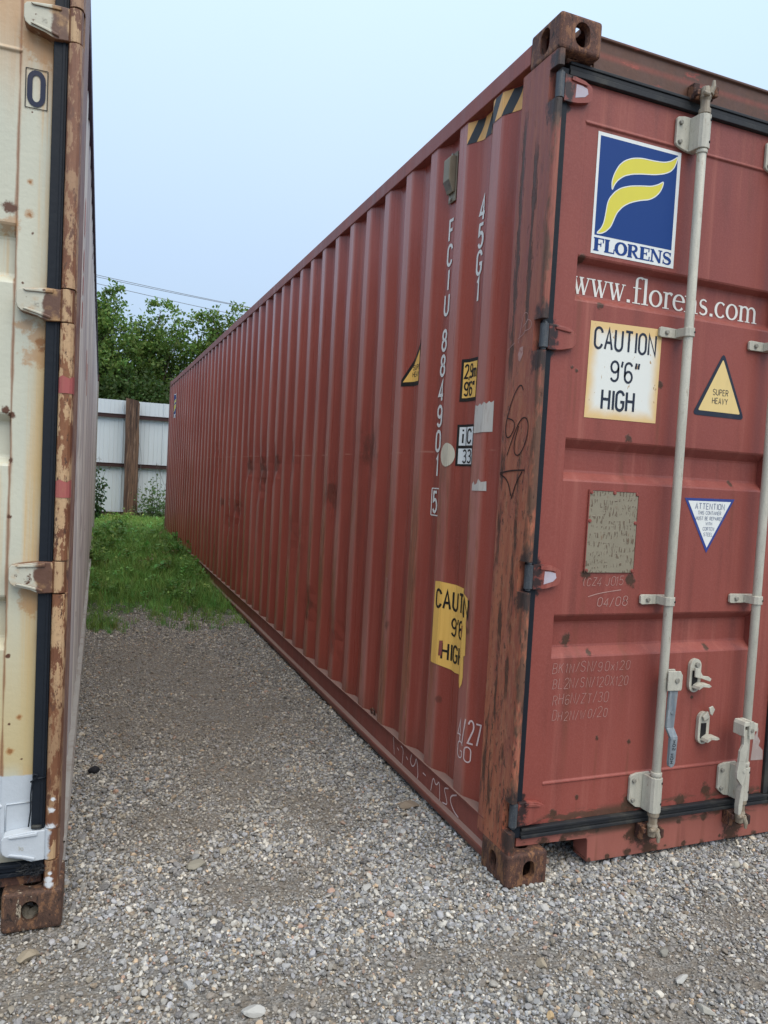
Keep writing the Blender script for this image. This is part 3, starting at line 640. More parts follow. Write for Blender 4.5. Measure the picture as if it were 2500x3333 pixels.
    g = N(); g.prism([(.058, .120), (.352, .112), (.358, .104), (.362, .022), (W_-.362, .022), (W_-.358, .104), (W_-.352, .112), (W_-.058, .120), (W_-.058, .150), (.058, .150)], 1, .045, .058)
    g.box(.362, W_-.362, .0585, .13, .022, .032).box(.06, .362, .0585, .13, .112, .122).box(.362, .372, .0585, .13, .0325, .112).build('door_sill', m['sill'], root, .002)
    # doors
    for dr in (0, 1):
        D = (lambda u: W_-u) if dr else (lambda u: u)
        g = N(); uL = m['uL']; uP = m['uP']
        def bx(a, b, c, d, e, h, k=0): g.box(min(D(a), D(b)), max(D(a), D(b)), c, d, e, h, k)
        bx(uL, uP, .045, .10, .19, 2.72); bx(1.075, 1.192, .045, .10, .19, 2.72)
        P = [(2.72, .046), (m['cr'][0]+.006, .046), (m['cr'][0]+.002, .042), (m['cr'][0]-.003, .042), (m['cr'][0]-.007, .048)]
        for a, b, c, d in m['rec']: P += [(a+.004, .048), (a-.002, .051), (b+.004, .079), (b-.004, .081), (c+.004, .081), (c-.004, .079), (d+.002, .051), (d-.004, .048)]
        P += [(m['cr'][1]+.006, .048), (m['cr'][1]+.002, .043), (m['cr'][1]-.003, .043), (m['cr'][1]-.007, .046), (.19, .046)]
        k = len(P); vs_ = [(D(uP-.004), p[1], p[0]) for p in P]+[(D(1.08), p[1], p[0]) for p in P]
        g.add(vs_, [(i, i+1, i+1+k, i+k) for i in range(k-1)])
        door = g.build('door', m['door'], root, .0025)
        # seal: vertical, top and bottom lips
        g = N(); a, b, vg = m['seal']
        bx(a, b, vg, vg+.05, .155, 2.745)
        g.build('door_seal', M['rubber_clean'], door, .002); g = N()
        if m['pale']: bx(a+.006, a+.014, vg-.003, vg, .20, 2.72); 
        for q, (z0, z1) in enumerate(((2.722, 2.742), (2.742, 2.757), (2.757, 2.768))): bx(b+.0005, 1.217, .030+.004*(q % 2), .09, z0, z1-.001)
        for q, (z0, z1) in enumerate(((.151, .164), (.164, .178), (.178, .189))): bx(b+.0005, 1.217, .028+.006*(q % 2), .09, z0+.001, z1)
        bx(1.1925, 1.217, .034, .09, .1905, 2.7215)
        g.build('door_seal', m['sealm'], door, .002)
        # hinges
        for hi, zc in enumerate(hz):
            g = N()
            if m['pale']:
                o = [(.050, -.045), (.085, -.047), (.11, -.036), (.150, -.026), (.160, -.018), (.164, -.006), (.164, .026), (.158, .034), (.145, .037), (.085, .044), (.050, .043)]
                g.prism([(D(p[0]), zc+p[1]) for p in o], 1, .006, .044)
                g.prism([(D(p[0]), zc+p[1]) for p in [(.07, .030), (.14, .028), (.148, .033), (.135, .036), (.07, .041)]], 1, .001, .0058); g.prism([(D(p[0]), zc+p[1]) for p in [(.075, -.042), (.11, -.031), (.148, -.021), (.14, -.016), (.105, -.024), (.075, -.034)]], 1, .001, .0058)
                g.tube([(D(.034), .020, zc-.046), (D(.034), .020, zc+.046)], .0195, 18)
                h = g.build('hinge', m['hinge'], door, .004)
                if not dr:
                    g2 = N(); pr = Print(g2, lambda a, b, lift, mid: (.112-b*1.0, .0054-lift, zc-.002+a)); pr.text(-.008, -.005, .011, 'SL', .14, 0, 1.1, .2); g2.build('lettering', m['emb'], door)
            else:
                o = [(.046, -.043), (.072, -.043), (.10, -.040), (.142, -.030), (.152, -.022), (.156, -.010), (.156, .014), (.150, .024), (.125, .036), (.085, .042), (.046, .042)]
                g.prism([(D(p[0]), zc+p[1]) for p in o], 1, .026, .0445); g.prism([(D(p[0]), zc+p[1]) for p in [(.07, .026), (.13, .020), (.135, .026), (.10, .036), (.07, .038)]], 1, .021, .0258)
                g.tube([(D(.028), .028, zc-.040), (D(.028), .028, zc+.040)], .0148, 18, 1); g.tube([(D(.028), .028, zc-.047), (D(.028), .028, zc+.047)], .009, 12, 1)
                if hi in (0, 2) and not dr: g.prism([(.088, zc-.026), (.125, zc-.016), (.138, zc-.004), (.134, zc+.012), (.112, zc+.018), (.090, zc+.018)], 1, .0250, .0259, 2)
                g.build('hinge', [m['hinge'], M['pin'], M['lilac']], door, .003)
        # locking bars
        for bi, uc in enumerate((.605, 1.031)):
            g = N(); u = D(uc); sg = -1 if dr else 1
            g.tube([(u, -.005, .30), (u, -.005, 2.64)], .0162, 20); g.tube([(u, -.005, .338), (u, -.005, .352)], .0205, 20); g.tube([(u, -.005, 2.565), (u, -.005, 2.577)], .0195, 20)
            bar = g.build('locking_bar', M['galv'], root, .001); bar.data.polygons.foreach_set('use_smooth', [len(p.vertices) == 4 for p in bar.data.polygons])
            def br(z0, z1, sk):
                g = N(); a = lambda du: u+sg*du
                lo = [(a(-.092), z0+.022), (a(-.086), z0+.014), (a(-.05), z0+.006+sk), (a(-.02), z0+sk), (a(.006), z0+sk), (a(.006), z1), (a(-.05), z1), (a(-.086), z1-.006), (a(-.092), z1-.014)]
                g.prism([(q[0]+sg*.010 if abs(q[0]-u) > .07 else q[0], q[1]) for q in lo], 1, .034, .0445)
                hp = [(a(-.026), .0335), (a(-.024), -.010), (a(-.018), -.021), (a(-.007), -.026), (a(.008), -.026), (a(.018), -.021), (a(.023), -.010), (a(.023), .0335)]
                g.prism(hp, 2, z0+sk, z1-.003)
                for zz in (z0+.028+sk*.4, z1-.026): g.bolt(a(-.066), .034, zz, .0095, .008, 1)
                for zz in (z0+.022, z1-.022): g.tube([(a(.0125), -.022, zz), (a(.0145), -.0258, zz)], .0048, 8, 2)
                return g.build('bearing_bracket', [M['galv'], M['bolt'], M['hole_shade']], bar, .003)
            br(.215, .336, -.012); br(2.58, 2.70, 0)
            for zz in (1.942, .980):
                g = N(); a = lambda du: u+sg*du
                g.prism([(a(-.092), zz-.014), (a(-.086), zz-.018), (a(.026), zz-.016), (a(.026), zz+.016), (a(-.086), zz+.018), (a(-.092), zz+.012)], 1, .034, .0445)
                g.prism([(a(-.024), .0335), (a(-.022), -.014), (a(-.012), -.0245), (a(.010), -.0245), (a(.020), -.014), (a(.023), .0335)], 2, zz-.0155, zz+.0155)
                g.bolt(a(-.062), .034, zz, .0095, .008, 1); g.tube([(a(.010), -.0235, zz), (a(.0115), -.0262, zz)], .0045, 8, 2)
                g.build('bar_guide', [M['galv'], M['bolt'], M['hole_shade']], bar, .002)
            for tp in (0, 1):
                g = N(); Z = (lambda z: 2.905-z) if tp else (lambda z: z)
                g.tube([(u, -.005, Z(.205)), (u, -.005, Z(.188))], .021, 18); g.tube([(u, -.005, Z(.188)), (u, -.005, Z(.160)), (u, -.005, Z(.150))], [.016, .016, .020], 16)
                g.tube([(u, -.005, Z(.150)), (u, -.004, Z(.112))], [.019, .015], 14)
                g.tube([(u-.003, -.020, Z(.142)), (u-sg*.030, -.028, Z(.146))], [.010, .0065], 10); g.tube([(u+sg*.010, -.014, Z(.135)), (u+sg*.018, -.020, Z(.112)), (u+sg*.016, -.022, Z(.092))], [.011, .009, .005], 10)
                g.tube([(u+sg*.010, -.004, Z(.128)), (u+sg*.034, 0, Z(.126))], [.012, .009], 10)
                g.build('cam', M['galv_rust'], bar, .0015)
                g = N(); c = lambda du: u+sg*du
                g.prism([(c(-.038), Z(.150)), (c(-.038), Z(.094)), (c(-.012), Z(.090)), (c(-.012), Z(.106)), (c(.020), Z(.106)), (c(.020), Z(.088)), (c(.052), Z(.092)), (c(.052), Z(.140)), (c(.03), Z(.148))], 1, .012, .0445)
                g.prism([(c(-.040), Z(.146)), (c(-.040), Z(.126)), (c(-.026), Z(.124)), (c(-.026), Z(.144))], 1, -.008, .0115); g.prism([(c(.034), Z(.138)), (c(.034), Z(.098)), (c(.052), Z(.10)), (c(.052), Z(.136))], 1, -.012, .0115)
                g.build('cam_keeper', M['keeper'], root, .004)
            # handle with its hub
            g = N(); a = lambda du: u+sg*du
            if bi == 0:
                g.prism([(a(.0), .658), (a(.062), .656), (a(.066), .664), (a(.066), .712), (a(.056), .728), (a(.0), .730)], 1, -.032, -.026); g.prism([(a(.0), .658), (a(.062), .656), (a(.066), .664), (a(.066), .712), (a(.056), .728), (a(.0), .730)], 1, -.002, .004)
                g.tube([(a(.040), -.032, .695), (a(.040), -.037, .695)], .010, 12, 1); g.build('handle_hub', [M['galv'], M['bolt']], bar, .002)
                g = N(); e = lambda P, v0, v1, k=0: g.prism([(a(p[0]), p[1]) for p in P], 1, v0, v1, k)
                e([(.014, .52), (.048, .52), (.056, .66), (.058, .70), (.022, .70), (.018, .66)], -.0255, -.014)
                g.add([(a(x), v, z) for x, v, z in [(.014, -.0255, .52), (.048, -.0255, .52), (.056, -.040, .487), (.022, -.040, .487), (.014, -.014, .52), (.048, -.014, .52), (.056, -.028, .487), (.022, -.028, .487)]], [(0, 1, 2, 3), (7, 6, 5, 4), (0, 4, 5, 1), (2, 6, 7, 3), (1, 5, 6, 2), (0, 3, 7, 4)])
                e([(.022, .4865), (.056, .4865), (.052, .392), (.046, .380), (.034, .376), (.024, .384), (.022, .396)], -.040, -.028)
                g.tube([(a(.032), -.0255, .575), (a(.032), -.029, .575)], .006, 8); hd = g.build('handle', M['galv_blue'], bar, .003)
                if not dr:
                    g = N(); pr = Print(g, lambda p, q, lift, mid: (a(.046-q), -.0404-lift, .478-p)); pr.text(.002, .0, .013, 'HOS', .16, 0, 1.2, .35); pr.text(.05, .006, .013, 'HOH', .16, 0, 1.2, .35); g.build('lettering', M['rubber_clean'], bar)
            else:
                a = lambda du: u+sg*(du-.046)
                g.box(min(a(.01), a(.06)), max(a(.01), a(.06)), -.045, -.022, .482, .512)
                g.prism([(a(-.040), .478), (a(-.040), .520), (a(-.034), .532), (a(-.014), .532), (a(-.008), .520), (a(-.008), .478), (a(-.014), .478), (a(-.014), .515), (a(-.034), .515), (a(-.034), .478)], 1, -.072, -.02)
                g.prism([(a(-.012), .465), (a(.012), .465), (a(.014), .52), (a(.004), .533), (a(-.012), .533)], 1, -.074, -.022); g.tube([(a(-.002), -.074, .50), (a(-.002), -.078, .50)], .008, 10, 1)
                g.build('handle_hub', [M['galv'], M['bolt']], bar, .003)
                g = N(); e = lambda P, v0, v1: g.prism([(a(p[0]), p[1]) for p in P], 1, v0, v1)
                e([(-.030, .50), (-.016, .50), (-.010, .45), (-.002, .44), (-.010, .40), (-.014, .38), (-.046, .38), (-.044, .42), (-.030, .445)], -.066, -.056)
                e([(-.046, .3795), (-.014, .3795), (-.006, .33), (-.016, .292), (-.022, .285), (-.05, .318), (-.052, .34)], -.066, -.056)
                e([(-.026, .290), (-.014, .282), (-.016, .20), (-.022, .178), (-.034, .178), (-.036, .21), (-.030, .27)], -.070, -.050)
                g.tube([(a(-.016), -.066, .342), (a(-.016), -.068, .342)], .008, 10, 0); g.build('handle', M['galv'], bar, .003)
        # handle retainers on the panel
        for (uc, z0, z1, cat_) in ((.795, .624, .752, 1), (.856, .420, .545, 0)):
            g = N(); a = (lambda du: D(uc)-du) if dr else (lambda du: D(uc)+du); r = .027
            P = [(a(p[0]), p[1]) for p in arc(0, z1-r, r, r, 0, 180, 8)+arc(0, z0+r, r, r, 180, 360, 8)]
            g.prism(P, 1, .034, .0475)
            zm = (z0+z1)/2-.004
            g.box(min(a(-.016), a(.011)), max(a(-.016), a(.011)), .0325, .0338, zm-.034, zm+.024, 2)
            g.bolt(a(.004), .034, z1-.022, .011, .009, 1, 8); g.bolt(a(-.002), .034, z0+.016, .009, .007, 1)
            g.prism([(a(-.014), zm-.040), (a(.006), zm-.030), (a(.034), zm-.034), (a(.046), zm-.030), (a(.036), zm-.022), (a(.008), zm-.020), (a(-.010), zm-.030)], 1, -.004, .033)
            rt = g.build('handle_retainer', [M['galv'], M['bolt'], M['hole_shade']], root, .002)
            g = N()
            if cat_: g.prism([(a(-.018), z1-.028), (a(.004), z1-.036), (a(.022), z1-.062), (a(.050), z1-.066), (a(.066), z1-.076), (a(.060), z1-.086), (a(.046), z1-.082), (a(.016), z1-.072), (a(-.016), z1-.066)], 1, .018, .0235)
            else: g.prism([(a(.012), z1-.004), (a(.004), z1+.020), (a(.022), z1+.026), (a(.034), z1+.012), (a(.022), z1-.012)], 1, .018, .0235); g.prism([(a(-.016), z1-.016), (a(.008), z1+.004), (a(.018), z1-.018), (a(-.008), z1-.034)], 1, .024, .0335)
            g.build('catch', M['galv'], rt, .002)
    return root

# ------------------------------------------------------------------ setting: ground
bmg = G(); 
xs = [-150, -20, -4]+[-2.2+.05*i for i in range(77)]+[4, 20, 150]; ys = [-150, -15, -3]+[-.9+.05*i for i in range(140)]+[12, 30, 150]
def gz(x, y):
    if -2.2 <= x <= 1.6 and -.9 <= y <= 6.0: return .004*math.sin(x*5.3+1)*math.sin(y*4.1)+.003*math.sin(x*11+y*7)-.004
    return -.004
bmg.add([(x, y, gz(x, y)) for y in ys for x in xs], [(j*len(xs)+i, j*len(xs)+i+1, (j+1)*len(xs)+i+1, (j+1)*len(xs)+i) for j in range(len(ys)-1) for i in range(len(xs)-1)])
gr = bmg.build('ground', M['ground'], recalc=False, smooth=True); kind(gr, 'structure')

# ------------------------------------------------------------------ red container
rc = thing('shipping_container', 'weathered red high cube shipping container with blue and yellow logo on its door', 'shipping container')
cfgR = dict(cast_top=M['cast_top'], cast_low=M['cast_low'], hz=HZ, slot=.052, post_full=[(0, .050), (0, .014), (.0015, .008), (.005, .003), (.012, 0), (.021, 0), (.025, .004), (.025, .050)], post_notch=[(0, .214), (0, .050), (.025, .050), (.025, .10), (.10, .10), (.10, .216), (.004, .216)],
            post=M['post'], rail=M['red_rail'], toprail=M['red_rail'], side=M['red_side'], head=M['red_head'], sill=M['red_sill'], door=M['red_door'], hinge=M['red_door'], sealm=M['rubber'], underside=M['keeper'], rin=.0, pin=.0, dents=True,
            uL=.067, uP=.153, cr=(2.595, .333), rec=[(2.155, 2.136, 2.034, 2.008), (1.537, 1.503, 1.428, 1.396), (.925, .893, .810, .778)], seal=(.0255, .0665, .037), pale=False, emb=None)
container(rc, lambda u, v, z: (u, v, z), cfgR)

def door_print(v=.0468): return lambda a, b, lift, mid: (a, v-lift, b)
def rect(a, b, c, d): return [(a, c), (b, c), (b, d), (a, d)]
UPS = [(0.274, 2.392), (0.271, 2.423), (0.28, 2.452), (0.297, 2.482), (0.319, 2.502), (0.351, 2.517), (0.391, 2.525), (0.439, 2.526), (0.487, 2.53), (0.515, 2.539), (0.535, 2.552), (0.547, 2.562), (0.543, 2.542), (0.534, 2.521), (0.518, 2.504), (0.491, 2.491), (0.45, 2.48), (0.396, 2.472), (0.356, 2.464), (0.323, 2.452), (0.298, 2.434), (0.283, 2.415)]
LOS = [(0.221, 2.24), (0.24, 2.259), (0.25, 2.282), (0.255, 2.315), (0.259, 2.347), (0.267, 2.367), (0.288, 2.392), (0.313, 2.409), (0.352, 2.423), (0.399, 2.432), (0.44, 2.438), (0.47, 2.45), (0.492, 2.465), (0.489, 2.447), (0.479, 2.426), (0.46, 2.406), (0.434, 2.391), (0.397, 2.382), (0.357, 2.368), (0.325, 2.349), (0.301, 2.323), (0.29, 2.297), (0.279, 2.271), (0.26, 2.252), (0.241, 2.242)]
def smooth_loop(P, n=3):
    for _ in range(n-1):
        Q = []
        for i in range(len(P)):
            a, b = P[i], P[(i+1) % len(P)]; Q += [(a[0]*.8+b[0]*.2, a[1]*.8+b[1]*.2), (a[0]*.2+b[0]*.8, a[1]*.2+b[1]*.8)]
        P = Q
    return P
def logo(mpf, cuts=(), parent=rc):
    g = G(); p = Print(g, mpf, cuts); p.fill(rect(.204, .562, 2.172, 2.578), 0, 0); s = g.build('logo_sticker', M['white'], parent)
    g = G(); p = Print(g, mpf, cuts); p.fill(rect(.2145, .5475, 2.2345, 2.566), 0, .0004); g.build('sticker_field', M['logoblue'], s)
    g = G(); p = Print(g, mpf, cuts); 
    for P in (UPS, LOS):
        q = smooth_loop(P); p.fill(q, 0, .0008); p.stroke(q+[q[0]], .0035, 1, .001)
    g.build('emblem', [M['logoyel'], M['white']], s)
    g = G(); p = Print(g, mpf, cuts); p.serif(.213, 2.182, .044, 'FLORENS', 0, 1, .0006, .338); g.build('lettering', M['logoblue'], s)
    return s
logo(door_print())
# web address lying in the upper recess
g = G(); p = Print(g, door_print(.0798)); p.serif(.163, 2.037, .095, 'www', cw=.94); x_ = .163+3*.84*.095*.94; p.serif(x_, 2.037, .095, '.florens.com', width=1.022-x_); g.build('web_address', M['ltwhite'], rc)
g = G(); Print(g, door_print()).fill([(.225, 1.946), (.533, 1.952), (.532, 1.617), (.222, 1.615)]); cs = g.build('caution_sticker', M['caution'], rc)
g = G(); p = Print(g, door_print()); p.text(.246, 1.856, .070, 'CAUTION', .125, width=.262); g.build('lettering', M['navy'], cs)
g = G(); p = Print(g, door_print()); p.text(.322, 1.750, .068, "9'6\"", .12, 0, .92, .19); g.build('lettering', M['navy'], cs)
g = G(); p = Print(g, door_print()); p.text(.292, 1.650, .066, 'HIGH', .15, width=.136); g.build('lettering', M['navy'], cs)
def rtri(P, rad=.014):
    out = []
    for i in range(3):
        A, B, C = Vector(P[i-1]), Vector(P[i]), Vector(P[(i+1) % 3]); a, c = (A-B).normalized()*rad, (C-B).normalized()*rad
        for t in (0, .25, .5, .75, 1): q = B+a*(1-t)**2+c*t**2; out.append((q.x, q.y))
    return out
g = G(); p = Print(g, door_print()); p.fill(rtri([(.697, 1.664), (.953, 1.662), (.829, 1.905)], .024)); hs_ = g.build('weight_sticker', M['navy'], rc)
g = G(); p = Print(g, door_print()); p.fill(rtri([(.724, 1.682), (.930, 1.681), (.828, 1.878)], .008), 0, .0004); g.build('sticker_field', M['paleyel'], hs_)
each(on(door_print()), 'lettering', M['navy'], hs_, lambda p: p.text(.790, 1.744, .021, 'SUPER', .12, width=.073, lift=.0008), lambda p: p.text(.789, 1.712, .021, 'HEAVY', .12, width=.074, lift=.0008))
g = G(); p = Print(g, door_print()); p.fill([(.693, 1.356), (.937, 1.359), (.815, 1.152)]); at = g.build('repair_sticker', M['attnblue'], rc)
g = G(); p = Print(g, door_print()); p.fill([(.711, 1.346), (.919, 1.348), (.815, 1.172)], 0, .0004); g.build('sticker_field', M['white'], at)
for t_, zz, hh, ww in (('ATTENTION', 1.317, .021, .142), ('THIS CONTAINER', 1.297, .0125, .112), ('MUST BE REPAIRED', 1.276, .0125, .128), ('WITH', 1.257, .0115, .030), ('CORTEN', 1.237, .0125, .054), ('STEEL', 1.216, .0125, .044)): each(on(door_print()), 'lettering', M['attngrey'], at, lambda p: p.text(.817-ww/2, zz, hh, t_, .15, width=ww, lift=.0008))
# data plate with rivets
pl = G().box(.266, .476, .0425, .0475, 1.076, 1.364).build('data_plate', M['plate'], rc, .001)
g = G()
for a, b in ((.272, 1.358), (.371, 1.359), (.470, 1.358), (.272, 1.258), (.470, 1.255), (.272, 1.083), (.470, 1.083)): g = G().tube([(a, .0428, b), (a, .038, b)], [.0075, .005], 10).build('rivet', M['red_door'], pl) and g
for a, b, c, d in ((.2655, .4765, 1.3645, 1.3675), (.2625, .2655, 1.076, 1.3675), (.4765, .4795, 1.076, 1.3675)): G().box(a, b, .041, .0475, c, d).build('plate_edge', M['red_door'], pl)
# chalk notes
for i, (t_, ww) in enumerate((('BK1N/SN/90x120', .33), ('BL2N/SN/120X120', .325), ('RH6N/ZT/30', .235), ('DH2N/WO/20', .235))): each(on(door_print(.0472)), 'chalk_note', M['chalk'], rc, lambda p: p.text(.163+.003*i, .715-.0565*i+.008, .034, t_, .045, width=ww, sp=.3, jit=.07, slant=.12))
each(on(door_print(.0472)), 'chalk_note', M['chalk'], rc, lambda p: p.text(.268, 1.030, .030, '(CZ4 J015', .06, width=.165, jit=.08, slant=.15), lambda p: p.curve([(.29, .99), (.34, 1.003), (.432, 1.014)], .003), lambda p: p.text(.330, .955, .032, '04/08', .07, width=.128, jit=.06, slant=.1))
g = G(); p = Print(g, door_print(.0444)); p.fill([(1.122, .329), (1.187, .326), (1.184, .365), (1.172, .375), (1.160, .385), (1.166, .405), (1.150, .425), (1.152, .461), (1.143, .44), (1.128, .418), (1.126, .38)]); g.build('peeled_sticker', M['peel'], rc)

# side print, laid on the folds: a runs towards the doors
def side_print(v_left):
    s0 = arc_at(v_left)
    def mp(a, b, lift, mid):
        s = s0-a; sm = s0-mid
        i = int(np.clip(np.searchsorted(ARC, sm)-1, 0, len(PV)-2)); d = np.array([PV[i+1]-PV[i], PX[i+1]-PX[i]]); d /= np.hypot(*d)
        nv, nx = d[1], -d[0]
        if nx > 0: nv, nx = -nv, -nx
        v, x = np.interp(s, ARC, PV), np.interp(s, ARC, PX); e = .0018+lift
        return (float(x+nx*e+dent(v, b)), float(v+nv*e), b)
    return mp, [s0-q for q in ARC if -1.2 < s0-q < 1.2]
def sprint(v): 
    g = G(); mp, cu_ = side_print(v); return g, Print(g, mp, cu_)
def vstack(name, v, chars, ztop, h, cw, mat, step, wt=.13, space=1):
    g, p = sprint(v); z = ztop
    for ch in chars:
        if ch == ' ': z -= step*space; continue
        w0 = gw(ch)*h*cw; p.text(-w0/2, z-h, h, ch, wt, 0, cw); z -= step
    return g.build(name, mat, rc)
vstack('size_code', .538, '45G1', 2.486, .088, .80, M['ltwhite'], .1055, .15)
vstack('owner_code', .810, 'FCIU', 2.476, .084, .90, M['ltwhite'], .1050, .16)
vstack('serial_number', .810, '884901', 2.010, .084, .90, M['ltwhite'], .1075, .16)
g, p = sprint(.808); p.text(-.020, 1.232, .086, '5', .15, 0, .85)
for a, b in (((-.036, 1.218), (.036, 1.218)), ((.036, 1.218), (.036, 1.334)), ((.036, 1.334), (-.036, 1.334)), ((-.036, 1.334), (-.036, 1.218))): p.stroke([a, b], .005)
g.build('check_digit', M['ltwhite'], rc)
# wrapped stickers
def wrapped(name, v0, v1, zlo, zhi, mat):
    g, p = sprint(v0); wd = arc_at(v0)-arc_at(v1); p.fill(rect(0, wd, zlo, zhi)); return g.build(name, mat, rc), wd
cs2, wd = (None, arc_at(.688)-arc_at(.395))
g, p = sprint(.688); p.fill([(0, .612), (.012, .610), (.05, .612), (.16, .600), (.2, .603), (wd-.045, .598), (wd-.03, .570), (wd-.014, .592), (wd-.008, .62), (wd-.012, .70), (wd, .705), (wd-.004, .80), (wd-.010, .83), (wd-.002, .90), (wd-.006, .925), (wd-.05, .945), (.04, .955), (0, .950)]); cs2 = g.build('caution_sticker', M['yellow'], rc)
each(lambda: sprint(.688), 'lettering', M['black'], cs2, lambda p: p.text(.022, .848, .072, 'CAUTION', .15, width=.292, lift=.001), lambda p: p.text(.118, .745, .068, "9'6\"", .13, 0, .92, .18, lift=.001), lambda p: p.text(.074, .640, .066, 'HIGH', .15, width=.145, lift=.001))
g, p = sprint(.688); p.fill([(.058, .650), (.075, .652), (.078, .715), (.060, .712)], 0, .0014); g.build('bare_patch', M['red_door'], cs2)
g, p = sprint(.688); p.fill([(wd-.05, .765), (wd-.035, .77), (wd-.03, .815), (wd-.052, .81)], 0, .0014); g.build('bare_patch', M['red_door'], cs2)
# amber height plate 2,9m / 9'6"
wd = arc_at(.603)-arc_at(.446)
g, p = sprint(.603); p.fill(rect(0, wd, 1.690, 1.860)); hp_ = g.build('height_sticker', M['black'], rc)
g, p = sprint(.603); p.fill(rect(.012, wd, 1.704, 1.846), 0, .0005); g.build('sticker_field', M['yellow'], hp_)
each(lambda: sprint(.603), 'lettering', M['black'], hp_, lambda p: p.text(.020, 1.784, .052, '2,9m', .15, 0, .70, .16, lift=.001), lambda p: p.text(.022, 1.714, .052, "9'6\"", .15, 0, .78, .12, lift=.001))
# ic 33 plate
wd = arc_at(.604)-arc_at(.447)
g, p = sprint(.604); p.fill(rect(0, wd, 1.432, 1.598)); ic = g.build('code_sticker', M['black'], rc)
g, p = sprint(.604); p.fill(rect(.012, .052, 1.514, 1.588), 0, .0005); p.fill(rect(.058, wd, 1.514, 1.588), 0, .0005); p.fill(rect(.012, wd, 1.440, 1.502), 0, .0005); g.build('sticker_field', M['white'], ic)
each(lambda: sprint(.604), 'lettering', M['black'], ic, lambda p: p.text(.028, 1.524, .056, 'i', .17, lift=.001), lambda p: p.text(.066, 1.524, .054, 'C', .16, 0, 1.0, lift=.001), lambda p: p.text(.036, 1.446, .050, '33', .14, 0, 1.1, .2, lift=.001))
# amber triangle on the fold
wd = arc_at(1.187)-arc_at(.986)
g, p = sprint(1.187); p.fill([(0, 1.803), (wd, 1.803), (wd, 1.995), (wd-.055, 2.012), (wd-.066, 2.016), (wd-.078, 2.005), (.0, 1.832)]); tr = g.build('weight_sticker', M['black'], rc)
g, p = sprint(1.187); p.fill([(.012, 1.822), (wd, 1.822), (wd, 1.965), (wd-.064, 1.992)], 0, .0005); g.build('sticker_field', M['yellow'], tr)
each(lambda: sprint(1.187), 'lettering', M['black'], tr, lambda p: p.text(.072, 1.876, .022, 'SUPER', .15, width=.090, lift=.001), lambda p: p.text(.070, 1.844, .022, 'HEAVY', .15, width=.092, lift=.001))
# leftovers of torn stickers
g, p = sprint(.432); p.fill([(0, 1.556), (.112, 1.560), (.110, 1.675), (.098, 1.668), (.09, 1.674), (.078, 1.664), (.066, 1.672), (.05, 1.660), (.038, 1.668), (.022, 1.658), (0, 1.664)]); g.build('torn_sticker', M['paper'], rc)
g, p = sprint(.416); p.fill([(0, 1.338), (.086, 1.340), (.084, 1.376), (.06, 1.372), (.045, 1.384), (.035, 1.366), (.02, 1.36), (.012, 1.374), (0, 1.362)]); g.build('torn_sticker', M['paper'], rc)
g, p = sprint(.709); p.fill([(.056+.050*math.cos(t*math.pi/12), 1.476+.049*math.sin(t*math.pi/12)) for t in range(24)]); g.build('blank_sticker', M['oval'], rc)
# hazard tape under the top rail
g, p = sprint(.640); wd = arc_at(.640)-arc_at(.222); n = 10; st = wd/n*1.08
for i in range(-1, n+1):
    P = [(i*st, 2.716), ((i+1)*st, 2.716), ((i+1)*st+.05, 2.800), (i*st+.05, 2.800)]; P = [(min(max(a, 0), wd), b) for a, b in P]
    if max(q[0] for q in P)-min(q[0] for q in P) > .004 and abs((P[1][0]-P[0][0]))+abs(P[2][0]-P[3][0]) > .003: p.fill(P, i % 2)
g.build('hazard_tape', [M['tapeblk'], M['tapeyel']], rc)
# chalk on the side and on the rail
vstack('chalk_note', 1.222, 'mSC32', .895, .030, 1.2, M['chalk'], .038, .10)
each(lambda: sprint(.413), 'chalk_note', M['pinkchalk'], rc, lambda p: p.text(.0, .378, .088, '4/27', .075, width=.122, sp=.25, jit=.06), lambda p: p.text(.004, .308, .060, 'GO', .085, width=.078, jit=.05))
each(lambda: sprint(1.90), 'chalk_note', M['chalk'], rc, lambda p: p.text(.0, .47, .085, 'M', .03, 0, 1.1), lambda p: p.text(.10, .47, .05, 'X', .03))
each(on(lambda a, b, lift, mid: (.0115-lift, 1.06-a, b)), 'chalk_mark', M['pinkchalk'], rc, *[lambda p, q=q: p.curve(*q) for q in (
    ([(.01, .160), (.02, .12), (.03, .085)], .005),
    ([(.06, .128), (.08, .122)], .005),
    ([(.10, .150), (.13, .148), (.128, .10), (.124, .072)], .005),
    ([(.165, .125), (.185, .118)], .005),
    ([(.22, .155), (.21, .12), (.235, .105), (.262, .125), (.27, .16), (.285, .14), (.30, .09), (.29, .075)], .005),
    ([(.345, .122), (.375, .121)], .005),
    ([(.43, .08), (.445, .15), (.475, .115), (.505, .155), (.515, .075)], .005),
    ([(.585, .152), (.545, .14), (.57, .11), (.585, .085), (.54, .078)], .005),
    ([(.655, .155), (.61, .135), (.605, .11), (.64, .085), (.68, .078)], .006))])
